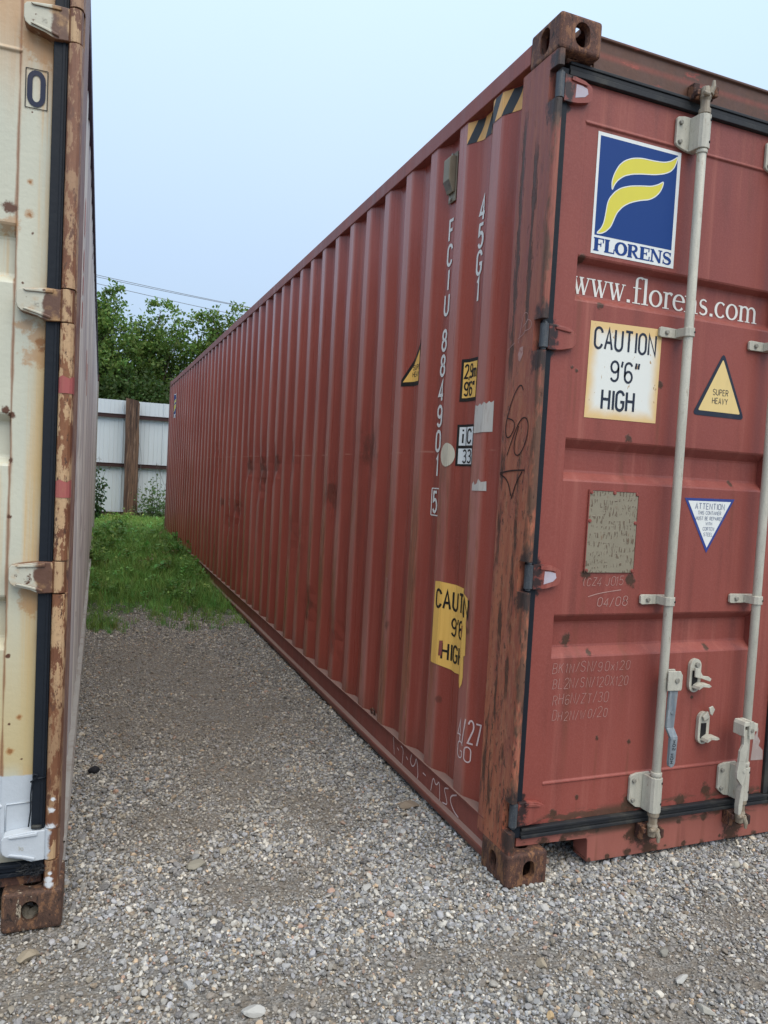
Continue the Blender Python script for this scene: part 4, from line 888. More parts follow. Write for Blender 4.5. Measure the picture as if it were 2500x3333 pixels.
# marker and scratches on the corner post
g = G(); p = Print(g, lambda a, b, lift, mid: (-.0012-lift, .212-a, b))
p.curve([(.125, 1.690), (.110, 1.712), (.085, 1.70), (.055, 1.66), (.030, 1.60), (.022, 1.56), (.035, 1.53), (.060, 1.535), (.085, 1.565), (.078, 1.59), (.035, 1.60)], .0045)
p.curve([(.045, 1.47), (.075, 1.53), (.115, 1.59), (.150, 1.60), (.172, 1.575), (.165, 1.52), (.130, 1.47), (.095, 1.47), (.085, 1.51), (.11, 1.57)], .0045)
p.curve([(.005, 1.408), (.08, 1.418), (.165, 1.420)], .0055); p.curve([(.005, 1.405), (.06, 1.385), (.088, 1.33)], .0055); p.curve([(.15, 1.415), (.115, 1.375), (.092, 1.32)], .0055)
g.build('marker_scrawl', M['marker'], rc)
g = G(); p = Print(g, lambda a, b, lift, mid: (-.0011-lift, .212-a, b))
p.curve([(.075, 1.855), (.085, 1.90), (.095, 1.955), (.125, 1.950), (.128, 1.925), (.095, 1.905)], .0025); p.curve([(.07, 1.87), (.115, 1.885), (.115, 1.93), (.15, 1.92), (.15, 1.895), (.11, 1.89)], .0025); p.curve([(.005, 1.84), (.05, 1.86)], .0025)
p.fill([(.075, 1.815), (.085, 1.838), (.105, 1.84), (.108, 1.815), (.092, 1.79), (.082, 1.795)])
g.build('scratch_mark', M['chalk'], rc)
# logo on the far end of the side
mpf, cu_ = side_print(11.42); logo(lambda a, b, lift, mid: mpf(a-.2, b+.02, lift, mid-.2), [c+.2 for c in cu_])
# vent
g = G(); g.box(.034, .0405, .776, .842, 2.548, 2.752); g.prism([(.002, 2.632), (.002, 2.722), (.012, 2.732), (.0335, 2.734), (.0335, 2.585), (.024, 2.583)], 1, .781, .838); vt = g.build('vent_cover', M['ventbox'], rc, .003)
G().add([(.0012, .784, 2.630), (.0012, .835, 2.630), (.0222, .835, 2.588), (.0222, .784, 2.588)], [(0, 1, 2, 3)]).build('louvre', M['ventdark'], vt)
for zz in (2.744, 2.56): G().tube([(.034, .812, zz), (.026, .812, zz)], .008, 8).build('bolt', M['bolt'], vt)
# lashing ring on the rail
G().tube([(.02, 1.36, .172), (.012, 1.36, .196), (.014, 1.345, .205), (.02, 1.33, .196), (.022, 1.33, .172)], .005, 8).build('lashing_ring', M['keeper'], rc)

# ------------------------------------------------------------------ pale container
lc = thing('shipping_container', 'rust streaked pale cream shipping container with boxed 0 beside its black door seal', 'shipping container', (-1.39, .2, 0))
lc.rotation_euler = (0, R(-.22), -.0155)
HL = (2.57, 1.803, 1.033, .250)
cfgL = dict(cast_top=M['cast_low'], cast_low=M['cast_pale'], hz=HL, slot=.049, post_full=[(.010, .044), (.0108, .03), (.015, .008), (.022, .001), (.030, -.001), (.040, .001), (.047, .006), (.050, .014), (.050, .044)], post_notch=[(.004, .216), (.010, .044), (.050, .044), (.05, .10), (.10, .10), (.10, .216)],
            post=M['leftpost'], rail=flat('stained_pale_rail', (.34, .32, .29), .7, .7, (.15, .09, .06), (9, 9, 9)), toprail=M['pale_rail'], side=M['pale_side'], head=M['pale_side'], sill=M['cast_low'], door=M['pale_door'], hinge=M['lefthinge'], sealm=M['rubber_clean'], underside=M['keeper'], rin=.008, pin=.014, dents=False,
            uL=.089, uP=.172, cr=(2.49, .36), rec=[(2.018, 1.985, 1.885, 1.860), (1.492, 1.466, 1.372, 1.348), (.972, .950, .850, .820)], seal=(.0515, .088, .020), pale=True, emb=M['galv'])
mL = lambda u, v, z: (-u, v, z)
container(lc, mL, cfgL)
def lprint(v): return lambda a, b, lift, mid: (a, v-lift, b)
g = G(); p = Print(g, lprint(.0435)); P = rect(-.158, -.1025, 2.341, 2.447); P.append(P[0]); 
for a, b in zip(P, P[1:]): p.stroke([a, b], .0025)
p.text(-.1475, 2.352, .086, '0', .155, 1, .78); g.build('check_digit', [M['black'], flat('navy_digit', (.010, .018, .050))], lc)
# weld bead, rubber tie, tape, tuft of debris
G(mL).tube([(.158, .0445, .28), (.158, .0435, .36), (.156, .043, .364), (.09, .043, .366)], .0022, 6).build('weld_bead', M['pale_door'], lc, smooth=True)
g = G(mL); g.tube([(.05, .016, .447), (.07, .012, .446), (.082, .014, .447), (.086, .012, .452), (.083, .010, .460), (.076, .010, .459), (.075, .011, .450), (.084, .012, .441), (.092, .016, .436)], .0026, 8); g.tube([(.088, .016, .438), (.091, .018, .40), (.0905, .020, .35), (.095, .02, .302)], .002, 6)
g.build('rubber_tie', M['rubber_clean'], lc, smooth=True)
g = G(mL); g.tube([(.06, .012, .302), (.086, .012, .304)], .006, 8); g.build('seal_clip', M['rubber'], lc, smooth=True)
g = G(mL)
for _ in range(70):
    a = Vector((rng.uniform(.05, .10), rng.uniform(.005, .04), rng.uniform(.165, .20))); pts = [a]
    for k in range(4): pts.append(pts[-1]+Vector((rng.uniform(-.014, .018), rng.uniform(-.008, .006), rng.uniform(-.014, .010))))
    g.tube(pts, .0007, 3, cap=False)
kind(g.build('grass_debris', M['rubber'], lc), 'stuff')
for z0, z1 in ((1.558, 1.604), (1.262, 1.310)):
    g = G(mL); P = [(.004, .22), (.0095, .03), (.0142, .0072), (.0215, .0), (.030, -.002), (.0405, 0), (.0478, .0055), (.0508, .014)]
    g.add([(a-.0006, b-.0006, z) for a, b in P for z in (z0, z1+.004*math.sin(a*200))], [(2*i, 2*i+1, 2*i+3, 2*i+2) for i in range(1, len(P)-1)]); g.build('tape_patch', M['tape'], lc)
g = G(mL); q = XO+.014-.002
for k, zz in ((1, ((1.97, 2.06), (2.08, 2.22), (2.24, 2.40))), (2, ((1.90, 2.0), (2.03, 2.10), (2.12, 2.2), (2.26, 2.4))), (6, ((1.80, 1.96),)), (7, ((1.74, 1.92),))):
    for z0, z1 in zz: g.box(q-.0005, q, E0+PITCH_*k-.064, E0+PITCH_*k-.006, z0, z1)
g.build('red_marking', M['redpaint'], lc)
# stones lodged in the casting
for (x, y, z, s) in ((.074, .040, .034, .018), (.104, .046, .038, .020), (.088, .034, .026, .017)):
    bm = bmesh.new(); bmesh.ops.create_icosphere(bm, subdivisions=2, radius=s)
    for v in bm.verts: v.co *= 1+.25*math.sin(v.co.x*160+x*90)*math.sin(v.co.y*150)+.1*math.sin(v.co.z*300)
    me = bpy.data.meshes.new('lodged_stone'); bm.to_mesh(me); bm.free(); me.materials.append(M['grey_stone'] if 'grey_stone' in M else flat('lodged_stone', (.13, .118, .095), .9, .5)); o = bpy.data.objects.new('lodged_stone', me); COL.objects.link(o); o.parent = lc; o.location = (-x, y, z)

# ------------------------------------------------------------------ fence
FY = 16.5
fn = thing('fence', 'tall pale corrugated metal fence with brown timber post and maroon rails behind the containers', 'fence', (-.4, FY, 0))
def fobj(o): return o
x = -5.2-(-.4)-.004; k = 0
while x < 7.5:
    g = G(); prof = []
    for r_ in range(3):
        b = x+r_*.3048
        prof += ([(b, 0), (b+.012, -.030), (b+.034, -.030), (b+.046, 0)] if r_ == 0 else [(b, 0), (b+.008, -.006), (b+.038, -.006), (b+.046, 0)])+[(b+.120, 0), (b+.126, -.005), (b+.138, -.005), (b+.144, 0), (b+.205, 0), (b+.211, -.005), (b+.223, -.005), (b+.229, 0)]
    prof.append((x+.9144+.02, 0))
    dz = rng.uniform(-.012, .012); off = .06 if k % 2 else .064
    g.add([(a, off+b, z) for a, b in prof for z in (.02, 2.815+dz)], [(2*i, 2*i+1, 2*i+3, 2*i+2) for i in range(len(prof)-1)]); g.build('fence_panel', M['sheet'], fn)
    x += .9144; k += 1
for zz in (2.45, 1.305, .165):
    g = G(); g.prism([(.026, zz-.045), (-.034, zz-.045), (-.034, zz-.030), (-.022, zz-.030), (-.022, zz+.033), (-.034, zz+.033), (-.034, zz+.045), (.026, zz+.045)], 0, -4.9, 7.4); g.build('fence_rail', M['fencerail'], fn)
for px_, wd_, lean in ((.0, .30, -.02), (-3.3, .28, .01), (3.4, .29, .0), (6.7, .28, 0)):
    g = G(); n = 10; vs_ = []
    for i in range(n+1):
        z = -.12+2.98*i/n; w2 = wd_/2*(1+.02*math.sin(i*1.3+px_)); d = .006*math.sin(i*2.1)
        zt = lambda q: z-(.11*q if i == n else 0)
        vs_ += [(px_+lean*(z-1.4)/1.4-w2+d, -.27, zt(0)), (px_+lean*(z-1.4)/1.4+w2*.7+d, -.285, zt(.4)), (px_+lean*(z-1.4)/1.4+w2+d, -.25, zt(1.)), (px_+lean*(z-1.4)/1.4+w2+d, -.04, zt(1.)), (px_+lean*(z-1.4)/1.4-w2+d, -.04, zt(0))]
    g.add(vs_, [(i*5+j, i*5+(j+1) % 5, (i+1)*5+(j+1) % 5, (i+1)*5+j) for i in range(n) for j in range(5)]+[(4, 3, 2, 1, 0), tuple(n*5+j for j in range(5))]); g.build('fence_post', M['timber'], fn)
G().tube([(.155, -.16, 1.85), (.20, -.17, 1.66), (.215, -.17, 1.45), (.21, -.17, 1.2), (.17, -.16, .98), (.15, -.16, .8)], .004, 5).build('loose_wire', M['wire'], fn)

# ------------------------------------------------------------------ leaves and trees
def leaf_mesh(name, P, size, cols, mat, parent, droop=.4, fold=True):
    n = len(P); P = np.asarray(P)
    d = nrs.normal(size=(n, 3)); d[:, 2] -= droop; d /= np.linalg.norm(d, axis=1)[:, None]
    r = nrs.normal(size=(n, 3)); s = np.cross(d, r); s /= np.linalg.norm(s, axis=1)[:, None]; nn = np.cross(d, s)
    L = (size*nrs.uniform(.65, 1.35, n))[:, None]; Wd = L*nrs.uniform(.22, .36, n)[:, None]
    v = np.stack([P, P+d*L*.5+s*Wd+nn*L*.08, P+d*L, P+d*L*.5-s*Wd+nn*L*.08], 1).reshape(-1, 3)
    me = bpy.data.meshes.new(name); me.vertices.add(n*4); me.vertices.foreach_set('co', v.ravel())
    f = np.array([[0, 1, 2], [0, 2, 3]])[None]+np.arange(n)[:, None, None]*4
    me.loops.add(n*6); me.loops.foreach_set('vertex_index', f.ravel()); me.polygons.add(n*2); me.polygons.foreach_set('loop_start', np.arange(n*2)*3); me.polygons.foreach_set('loop_total', np.full(n*2, 3))
    me.update(calc_edges=True); a = me.color_attributes.new('col', 'FLOAT_COLOR', 'POINT')
    c = np.repeat(np.concatenate([cols, np.ones((n, 1))], 1), 4, 0); a.data.foreach_set('color', c.ravel())
    me.materials.append(mat); o = bpy.data.objects.new(name, me); COL.objects.link(o)
    if parent: o.parent = parent
    return o
def tree(label, x, y, h, clumps, nleaf, base, seed, trunk_r=.16):
    r = random.Random(seed); t = thing('tree', label, 'tree', (x, y, 0), 'trees beyond the fence')
    g = G(); top = Vector((r.uniform(-.2, .2), 0, h*.62))
    g.tube([(0, 0, -.2), (r.uniform(-.08, .08), 0, h*.2), (r.uniform(-.15, .15), .1, h*.42), tuple(top), (top.x*1.3, .1, h*.8)], [trunk_r*1.2, trunk_r, trunk_r*.75, trunk_r*.5, trunk_r*.2], 9)
    g.build('trunk', M['bark'], t, smooth=True)
    P = []; C = []
    for (cx, cy, cz, rr, tone) in clumps:
        a = Vector((r.uniform(-.1, .1), .05, h*r.uniform(.3, .6))); e = Vector((cx, cy, cz)); mid = a.lerp(e, .5)+Vector((r.uniform(-.2, .2), r.uniform(-.2, .2), r.uniform(.0, .25)))
        g = G(); pts = [a, mid, e]
        g.tube(pts, [trunk_r*.32, trunk_r*.2, trunk_r*.08], 6)
        for _ in range(4):
            q = mid.lerp(e, r.uniform(.3, 1)); g.tube([q, q+Vector((r.uniform(-1, 1), r.uniform(-1, 1), r.uniform(-.3, .9)))*rr*.9], [trunk_r*.09, trunk_r*.03], 4)
        g.build('limb', M['bark'], t, smooth=True)
        m = int(nleaf*2.3*rr*rr); k = max(5, int(11*rr))       # sprays of leaves spread through the clump, gaps between
        for _ in range(k*3):
            dv = Vector((r.gauss(0, 1), r.gauss(0, 1), r.gauss(0, .8))).normalized()*rr*r.uniform(.35, 1.05)**.8
            sub = e+dv; sr = rr*r.uniform(.16, .30); q = max(6, int(m/(k*3)*r.uniform(.5, 1.5)))
            pp = nrs.normal(size=(q, 3))*sr*np.array([.75, .75, .5])+np.array(sub); P.append(pp)
            b = np.array(base)*tone*r.uniform(.72, 1.3); cc = b[None]*nrs.uniform(.75, 1.3, (q, 1)); cc[:, 0] *= nrs.uniform(.8, 1.35, q); C.append(cc)
    leaf_mesh('crown', np.concatenate(P), .125, np.concatenate(C), M['leaf'], t)
    return t
def crown(seed, w_, h0, h1, n, bias=0, tone=(.8, 1.2)):
    r = random.Random(seed); out = []
    for i in range(n):
        f = (i+.5)/n; z = h0+(h1-h0)*f; k = math.sqrt(max(.06, 1-((f-.38)/.66)**2))
        a = i*2.4+r.uniform(-.5, .5); q = r.uniform(.25, 1)*w_*k
        out.append((bias+math.cos(a)*q, math.sin(a)*q*.8, z+r.uniform(-.2, .2), r.uniform(.55, .9)*(.72+.4*k), tone[0]+(tone[1]-tone[0])*r.random()))
    return out
GRN = (.102, .182, .042)  # top clumps below get a higher tone: sky light painted into the leaves
tree('broad dark green tree close beside the cream container, its tip highest at left', -1.25, 23.5, 7.0, crown(1, 1.3, 2.6, 5.9, 20)+[(.35, 0, 6.35, .5, 1.15), (.48, 0, 6.75, .34, 1.1), (.1, .2, 5.9, .55, 1.1), (-.5, .3, 6.2, .6, 1.1)], 640, GRN, 5)
tree('leafy green tree above the timber fence post with open airy top', .62, 24.2, 6.9, crown(2, 1.15, 2.6, 5.6, 15, 0, (.7, 1.05))+[(.12, 0, 6.45, .52, 1.3), (.75, 0, 6.1, .42, 1.25), (-.45, 0, 6.05, .40, 1.35), (-.75, .1, 5.6, .45, 1.3), (.35, .3, 5.5, .6, 1.2)], 560, GRN, 8)
tree('light green tree rising behind the far end of the red container roof', 2.75, 23.8, 7.1, crown(3, 1.3, 2.4, 5.7, 17, 0, (.9, 1.2))+[(-.35, 0, 6.45, .45, 1.2), (.4, 0, 6.5, .48, 1.25), (-.85, 0, 6.0, .42, 1.3), (0, .2, 6.1, .5, 1.1), (-.9, 0, 5.3, .55, 1.4)], 580, (.095, .165, .034), 13)
tree('small dark bushy tree low against the fence between the taller trees', 1.75, 22.4, 4.6, crown(4, 1.05, 1.6, 4.0, 12, 0, (.6, .85)), 700, (.055, .105, .028), 17, .1)
tree('dark green tree low behind the fence left of the timber post', -.35, 22.6, 4.6, crown(6, 1.1, 1.5, 4.1, 12, 0, (.62, .9)), 700, (.058, .108, .028), 19, .1)
tree('green tree mostly hidden behind the red container', 5.6, 24.4, 6.6, crown(9, 1.5, 2.2, 6.0, 16), 420, GRN, 23)

# ------------------------------------------------------------------ power lines
for lab, pts in (('uppermost of the three power lines above the trees', ((-1.24, 9.36), (5.4, 8.86))), ('middle power line running just below the uppermost one', ((-1.24, 9.28), (5.4, 8.83))), ('lowest of the three power lines, apart from the upper pair', ((-1.25, 9.00), (5.4, 8.40)))):
    (xa, za), (xb, zb) = pts; g = G(); P = []
    for i in range(41):
        x = -24+56*i/40; z = za+(zb-za)*(x-xa)/(xb-xa)+.0022*((x-2)**2-10); P.append((x, 33, z))
    g.tube(P, .012, 5); tag(g.build('power_line', M['wire']), lab, 'power line', 'power lines over the trees')

# ------------------------------------------------------------------ gravel and grass (geometry-node scatter)
def scatter(name, P, rot, scl, idx, cols, protos, mat_kind='stuff'):
    src = bpy.data.collections.new(name+'_source')
    for o in protos: src.objects.link(o)
    me = bpy.data.meshes.new(name); me.vertices.add(len(P)); me.vertices.foreach_set('co', np.asarray(P, dtype=np.float32).ravel())
    for nm, ty, dat, key in (('rot', 'FLOAT_VECTOR', rot, 'vector'), ('scl', 'FLOAT_VECTOR', scl, 'vector'), ('idx', 'INT', idx, 'value'), ('col', 'FLOAT_COLOR', np.concatenate([cols, np.ones((len(P), 1))], 1), 'color')):
        a = me.attributes.new(nm, ty, 'POINT'); a.data.foreach_set(key, np.asarray(dat).ravel())
    o = bpy.data.objects.new(name, me); COL.objects.link(o); o['kind'] = 'stuff'
    ng = bpy.data.node_groups.new(name, 'GeometryNodeTree'); ng.interface.new_socket('Geometry', in_out='INPUT', socket_type='NodeSocketGeometry'); ng.interface.new_socket('Geometry', in_out='OUTPUT', socket_type='NodeSocketGeometry')
    n, l = ng.nodes, ng.links; gi = n.new('NodeGroupInput'); go = n.new('NodeGroupOutput'); ip = n.new('GeometryNodeInstanceOnPoints'); ci = n.new('GeometryNodeCollectionInfo')
    ci.inputs['Collection'].default_value = src; ci.inputs['Separate Children'].default_value = True; ci.inputs['Reset Children'].default_value = True
    def na(nm, ty): q = n.new('GeometryNodeInputNamedAttribute'); q.data_type = ty; q.inputs['Name'].default_value = nm; return q.outputs['Attribute']
    l.new(gi.outputs[0], ip.inputs['Points']); l.new(ci.outputs[0], ip.inputs['Instance']); ip.inputs['Pick Instance'].default_value = True
    l.new(na('idx', 'INT'), ip.inputs['Instance Index']); e2r = n.new('FunctionNodeEulerToRotation'); l.new(na('rot', 'FLOAT_VECTOR'), e2r.inputs[0]); l.new(e2r.outputs[0], ip.inputs['Rotation']); l.new(na('scl', 'FLOAT_VECTOR'), ip.inputs['Scale'])
    l.new(ip.outputs[0], go.inputs[0])
    md = o.modifiers.new('scatter', 'NODES'); md.node_group = ng
    return o

def pebble(seed, sub=2, mat=None, name='pebble'):
    r = np.random.RandomState(seed); bm = bmesh.new(); bmesh.ops.create_icosphere(bm, subdivisions=sub, radius=1)
    pl_ = r.normal(size=(11, 3)); pl_ /= np.linalg.norm(pl_, axis=1)[:, None]; of = r.uniform(.42, .85, 11); st_ = np.array([1, r.uniform(.65, .95), r.uniform(.5, .75)])
    for v in bm.verts:
        c = np.array(v.co)
        for q, o in zip(pl_, of):
            d = c@q
            if d > o: c = c-q*(d-o)*.96
        v.co = Vector(c*st_)
    me = bpy.data.meshes.new(name); bm.to_mesh(me); bm.free(); me.materials.append(mat or M['pebble'])
    me.polygons.foreach_set('use_smooth', [sub > 2]*len(me.polygons))
    return bpy.data.objects.new(name, me)
PEB = [pebble(i) for i in range(9)]
BLOB = [(-.45, -.28, .22, .10), (.75, -.35, .3, .10), (-1.0, .75, .2, .2), (-1.55, -.04, .34, .30), (-.78, .26, .26, .15), (-.72, 1.2, .22, .4), (-.62, 2.6, .2, .8), (-1.15, 2.0, .12, .5), (-.86, -.30, .25, .14), (.28, -.50, .30, .16), (-.12, -.33, .2, .12), (.62, -.62, .3, .14), (-.70, 1.9, .5, .5), (-.95, 3.2, .35, .7), (.1, -.66, .2, .1), (-.45, .75, .16, .2)]
def dirt(x, y):
    d = np.zeros_like(x)
    for a, b, p, q in BLOB: d = np.maximum(d, np.exp(-((x-a)/p)**2-((y-b)/q)**2))
    return d*(.75+.35*np.sin(x*17+y*5)*np.sin(y*19-x*7))
def gravel_points():
    out = []
    for (x0, x1, y0, y1, n) in ((-1.9, 1.5, -.95, .35, 88000), (-1.55, .12, .35, 2.0, 56000), (-1.5, .1, 2.0, 5.6, 60000), (.15, 1.9, .0, .5, 8000)):
        out.append(np.stack([nrs.uniform(x0, x1, n), nrs.uniform(y0, y1, n)], 1))
    return np.concatenate(out)
XY = gravel_points(); dd = dirt(XY[:, 0], XY[:, 1])
fade = np.clip((XY[:, 1]-4.3-.35*np.sin(XY[:, 0]*7))/1.1, 0, 1)
keep = (nrs.uniform(size=len(XY)) > dd*.78) & (nrs.uniform(size=len(XY)) > fade*.9)
XY, dd = XY[keep], dd[keep]; n = len(XY)
r_ = np.exp(nrs.normal(math.log(.0056), .36, n)); big = nrs.uniform(size=n) < .022; r_ = np.where(big, r_*nrs.uniform(1.5, 2.2, n), r_); r_ = np.clip(r_, .003, .017)*(1-.32*dd)
z = np.array([gz(a, b) for a, b in XY])+r_*nrs.uniform(-.05, .75, n)
PAL = np.array([(.30, .30, .29), (.22, .23, .24), (.15, .15, .155), (.38, .37, .34), (.25, .26, .285), (.33, .295, .235), (.20, .175, .15), (.46, .44, .40), (.36, .27, .18), (.26, .165, .125), (.11, .11, .12), (.27, .28, .31)])
pw = np.array([.17, .16, .12, .12, .10, .07, .07, .06, .03, .02, .05, .05]); pw /= pw.sum()
ci_ = nrs.choice(len(PAL), n, p=pw); cols = PAL[ci_]*nrs.uniform(.42, 1.5, (n, 1))*1.08; cols = np.where(big[:, None], cols*1.05+np.array([.02, .016, .01]), cols)
dk = np.clip((XY[:, 1]-.6)/1.6, 0, 1)[:, None]; cols = cols*(1-.22*dk)*np.array([1.0, 1.0, 1.0])*(1-dk)+cols*.78*np.array([1.03, .99, .94])*dk   # stones turn darker and browner deeper into the alley
cols = cols*np.array([1.03, 1.0, .955]); cols = cols*(1-.55*dd[:, None])+np.array([.20, .155, .108])*.55*dd[:, None]
rot = np.stack([nrs.normal(0, .35, n), nrs.normal(0, .35, n), nrs.uniform(0, 6.28, n)], 1)
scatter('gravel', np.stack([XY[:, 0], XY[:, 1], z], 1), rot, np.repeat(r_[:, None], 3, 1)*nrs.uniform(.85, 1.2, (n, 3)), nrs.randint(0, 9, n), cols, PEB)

# larger loose stones that stand out of the gravel
def solid(name, c): return flat(name, c, .85, .5, tuple(q*.7 for q in c), (60, 60, 60))
for i, (x, y, s, c, sx, lab) in enumerate((
    (-.961, .424, .030, (.27, .25, .20), 1.5, 'broad flat grey beige stone in the middle of the foreground gravel'),
    (-.924, -.317, .022, (.42, .41, .38), 1.7, 'long pale whitish stone near the bottom edge left of centre'),
    (-.059, .673, .031, (.24, .19, .14), 1.8, 'flat brown oblong stone lying beside the red container bottom rail'),
    (.285, -.432, .019, (.22, .21, .18), 1.3, 'dull grey stone on bare dirt before the red doors'),
    (.250, -.545, .021, (.40, .39, .36), 1.5, 'pale grey rounded stone at the lower right below the dull grey one'),
    (.404, -.131, .021, (.30, .27, .22), 1.3, 'beige lump of stone below the first locking bar'),
    (-.107, -.372, .022, (.31, .26, .19), 1.2, 'tan upright stone low in front of the red corner casting'),
    (.217, -.668, .019, (.38, .36, .31), 1.8, 'pale pointed stone at the bottom edge toward the right corner'),
    (-.202, -.561, .016, (.46, .33, .18), 1.2, 'small orange tan stone at the bottom edge right of centre'),
    (.927, -.096, .024, (.36, .34, .29), 1.3, 'large cream stone close under the sill at far right'),
    (-1.467, .070, .026, (.30, .25, .18), 1.6, 'tan stone in the dirt just before the cream container corner casting'),
    (-.455, .132, .020, (.40, .39, .36), 1.3, 'whitish stone left of the red container bottom corner casting'))):
    o = pebble(40+i, 2, solid('stone_%02d' % i, c), 'stone'); COL.objects.link(o); o.location = (x, y, gz(x, y)+s*.42); o.scale = (s*sx, s*1.1, s*.95); o.rotation_euler = (0, 0, [.3, -.5, .1, .7, .2, 1.2, 1.5, 1.9, .4, .1, .3, .8][i]); tag(o, lab, 'stone', 'large loose stones in the gravel')
o = pebble(77, 2, M['clod'], 'clod'); COL.objects.link(o); o.location = (-1.29, 1.33, .014); o.scale = (.028, .026, .03); tag(o, 'black lump lying on the gravel near the cream container', 'lump')

def tuft(seed, nb, h, wd, spread):
    r = random.Random(seed); g = G()
    for b in range(nb):
        a = r.uniform(0, 6.28); bx_, by_ = r.gauss(0, spread), r.gauss(0, spread); hh = h*r.uniform(.5, 1.15); ln = r.uniform(.12, .6)*hh; w2 = wd*r.uniform(.7, 1.3); px_, py_ = -math.sin(a)*w2, math.cos(a)*w2; vs_ = []
        for k in range(4):
            f = k/3; q = ln*f*f; z_ = hh*(f-.22*f*f*(ln/hh)); t = (1-f)**.7
            vs_ += [(bx_+math.cos(a)*q-px_*t, by_+math.sin(a)*q-py_*t, z_), (bx_+math.cos(a)*q+px_*t, by_+math.sin(a)*q+py_*t, z_)]
        g.add(vs_, [(0, 1, 3, 2), (2, 3, 5, 4), (4, 5, 7, 6)])
    me = bpy.data.meshes.new('grass_tuft'); me.from_pydata(g.v, [], g.fa); me.materials.append(M['grass']); return bpy.data.objects.new('grass_tuft', me)
def weed(seed):
    r = random.Random(seed); g = G()
    for s_ in range(3):
        top = Vector((r.uniform(-.05, .05), r.uniform(-.05, .05), r.uniform(.10, .2))); g.tube([(0, 0, 0), tuple(top*.5), tuple(top)], .0015, 3, cap=False)
        for k in range(9):
            c = top*r.uniform(.25, 1); d = Vector((r.gauss(0, 1), r.gauss(0, 1), r.uniform(-.2, .6))).normalized(); s = d.cross(Vector((0, 0, 1))).normalized(); L = r.uniform(.025, .05)
            g.add([tuple(c), tuple(c+d*L*.5+s*L*.28), tuple(c+d*L), tuple(c+d*L*.5-s*L*.28)], [(0, 1, 2, 3)])
    me = bpy.data.meshes.new('weed_tuft'); me.from_pydata(g.v, [], g.fa); me.materials.append(M['grass']); return bpy.data.objects.new('weed_tuft', me)
TUF = [tuft(i, 14, .14, .0026, .022) for i in range(5)]+[weed(i) for i in range(3)]
N1 = 62000
gx = nrs.uniform(-2.2, 3.2, N1); gy = 4.2+12.2*nrs.uniform(0, 1, N1)**1.15
inside = ((gx < -1.36) & (gy < 12.3)) | ((gx > .06) & (gy < 12.1))
wob = .30*np.sin(gx*5+1)+.22*np.sin(gx*13+.5)+.12*np.sin(gx*29)
den = np.clip((gy-4.15-wob)/2.4, 0, 1)**1.7; den = np.maximum(den, .7*np.exp(-((gx+1.2)/.12)**2-((gy-4.6)/.3)**2)); den = np.maximum(den, .8*np.clip(1-((gx-.0)/.22)**2, 0, 1)*np.clip((gy-4.3)/.9, 0, 1))
kp = (~inside) & (nrs.uniform(size=N1) < den); gx, gy = gx[kp], gy[kp]; n = len(gx)
pat = .5+.5*np.sin(gx*4.1+gy*1.7)*np.sin(gy*2.3-gx*2)
hs2 = (.40+.85*np.clip((gy-4.8)/4, 0, 1)+.35*pat)*nrs.uniform(.6, 1.3, n)*(1-.25*np.clip((gy-15)/1, 0, 1))
cc = np.array([.155, .36, .085])[None]*nrs.uniform(.65, 1.35, (n, 1))*(1-.25*pat[:, None]); cc[:, 0] *= nrs.uniform(.8, 1.7, n)
far_ = np.clip((gy-10.5)/3, 0, 1)[:, None]; cc = cc*(1-far_)+cc*np.array([1.25, 1.1, 1.0])*far_  # far grass made lighter: open sky light put into its colour
dry = nrs.uniform(size=n) < .04; cc[dry] = np.array([.20, .18, .07])
ix = np.where(nrs.uniform(size=n) < .02+.08*(pat > .8), nrs.randint(5, 8, n), nrs.randint(0, 5, n))
scatter('grass', np.stack([gx, gy, np.full(n, -.004)], 1), np.stack([nrs.normal(0, .1, n), nrs.normal(0, .1, n), nrs.uniform(0, 6.28, n)], 1), np.repeat(hs2[:, None], 3, 1)*np.array([1.15, 1.15, 1]), ix, cc, TUF)

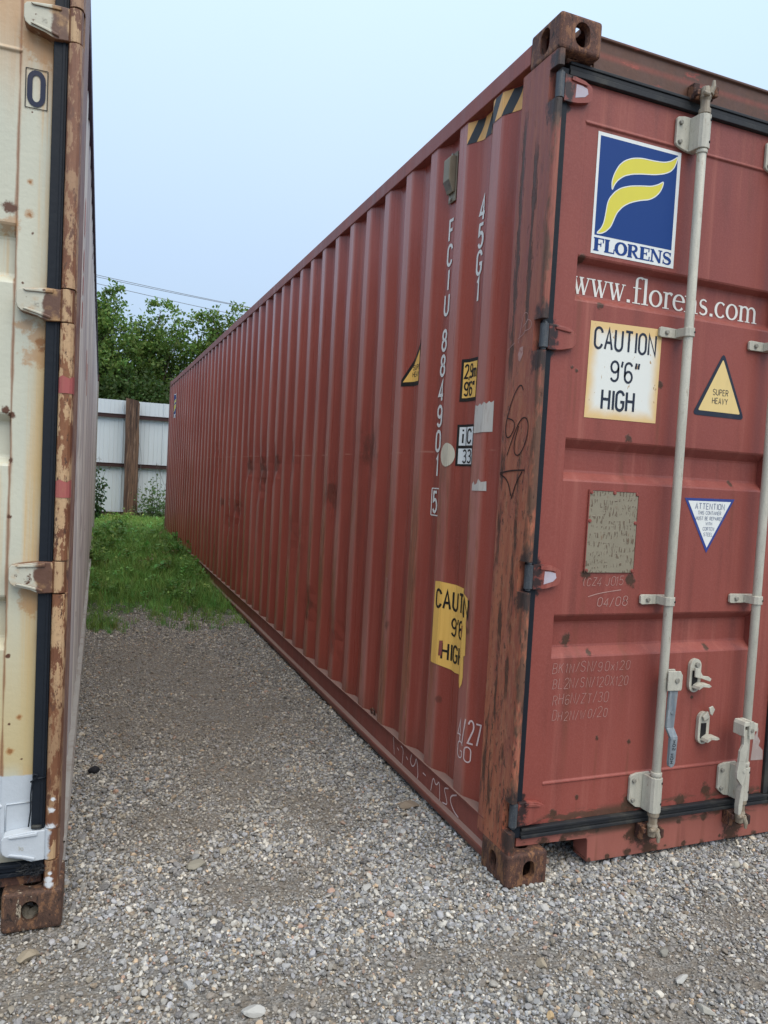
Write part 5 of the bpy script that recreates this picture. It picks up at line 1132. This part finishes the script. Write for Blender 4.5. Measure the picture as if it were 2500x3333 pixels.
# ------------------------------------------------------------------ weeds by the fence
def bush(name, label, x, y, stems, mat_col, nl, size, stalks=()):
    t = thing(name, label, 'plant', (x, y, 0)); r = random.Random(int(abs(x*100)+y)); g = G(); P = []
    for (sx, sy, h, sp) in stems:
        top = Vector((sx, sy, h)); g.tube([(sx*.25, sy*.25, -.02), tuple(top*.55+Vector((r.uniform(-.03, .03), 0, 0))), tuple(top)], [.009, .006, .003], 5)
        for _ in range(int(nl*sp)): f = r.uniform(.18, 1); P.append(np.array(top*f)+np.array([r.gauss(0, sp), r.gauss(0, sp), r.gauss(0, sp*.5)]))
    for pts in stalks: g.tube(pts, .004, 4)
    for pts in stalks:
        e = Vector(pts[-1])
        for _ in range(8): q = e+Vector((r.gauss(0, .02), r.gauss(0, .02), r.gauss(0, .02))); g.tube([tuple(q), tuple(q+Vector((0, 0, .018)))], [.006, .004], 4)
    g.build('stem', M['bark'], t, smooth=True); n = len(P); cols = np.array(mat_col)[None]*nrs.uniform(.6, 1.45, (n, 1)); cols[:, 0] *= nrs.uniform(.8, 1.3, n)
    leaf_mesh('foliage', P, size, cols, M['leaf'], t, .15); return t
bush('weed_bush', 'pale green leafy weed bush growing right of the timber post', .12, 15.9, [(-.28, 0, .55, .15), (-.12, .1, .78, .16), (.05, 0, .86, .17), (.22, .05, .62, .17), (.36, 0, .5, .15), (-.02, -.2, .5, .16), (.2, -.15, .42, .15), (-.05, .05, 1.08, .08)], (.10, .165, .07), 950, .065,
     [[(.15, 0, .6), (.25, 0, 1.0), (.23, 0, 1.3)], [(.22, 0, .9), (.38, 0, 1.2), (.44, 0, 1.36)], [(.05, 0, .8), (.0, 0, 1.2), (.02, 0, 1.36)], [(.2, 0, .9), (.1, 0, 1.15), (.05, 0, 1.28)]])
bush('tall_weed', 'tall thin dark weed beside the far end of the cream container', -1.16, 14.6, [(.02, 0, 1.30, .045), (.10, 0, 1.02, .05), (-.06, 0, 1.05, .06), (.16, 0, .9, .04)], (.035, .085, .03), 1900, .075, [[(.02, 0, 1.1), (.05, 0, 1.36), (.03, 0, 1.42)], [(.08, 0, .9), (.17, 0, 1.2), (.24, 0, 1.26)]])
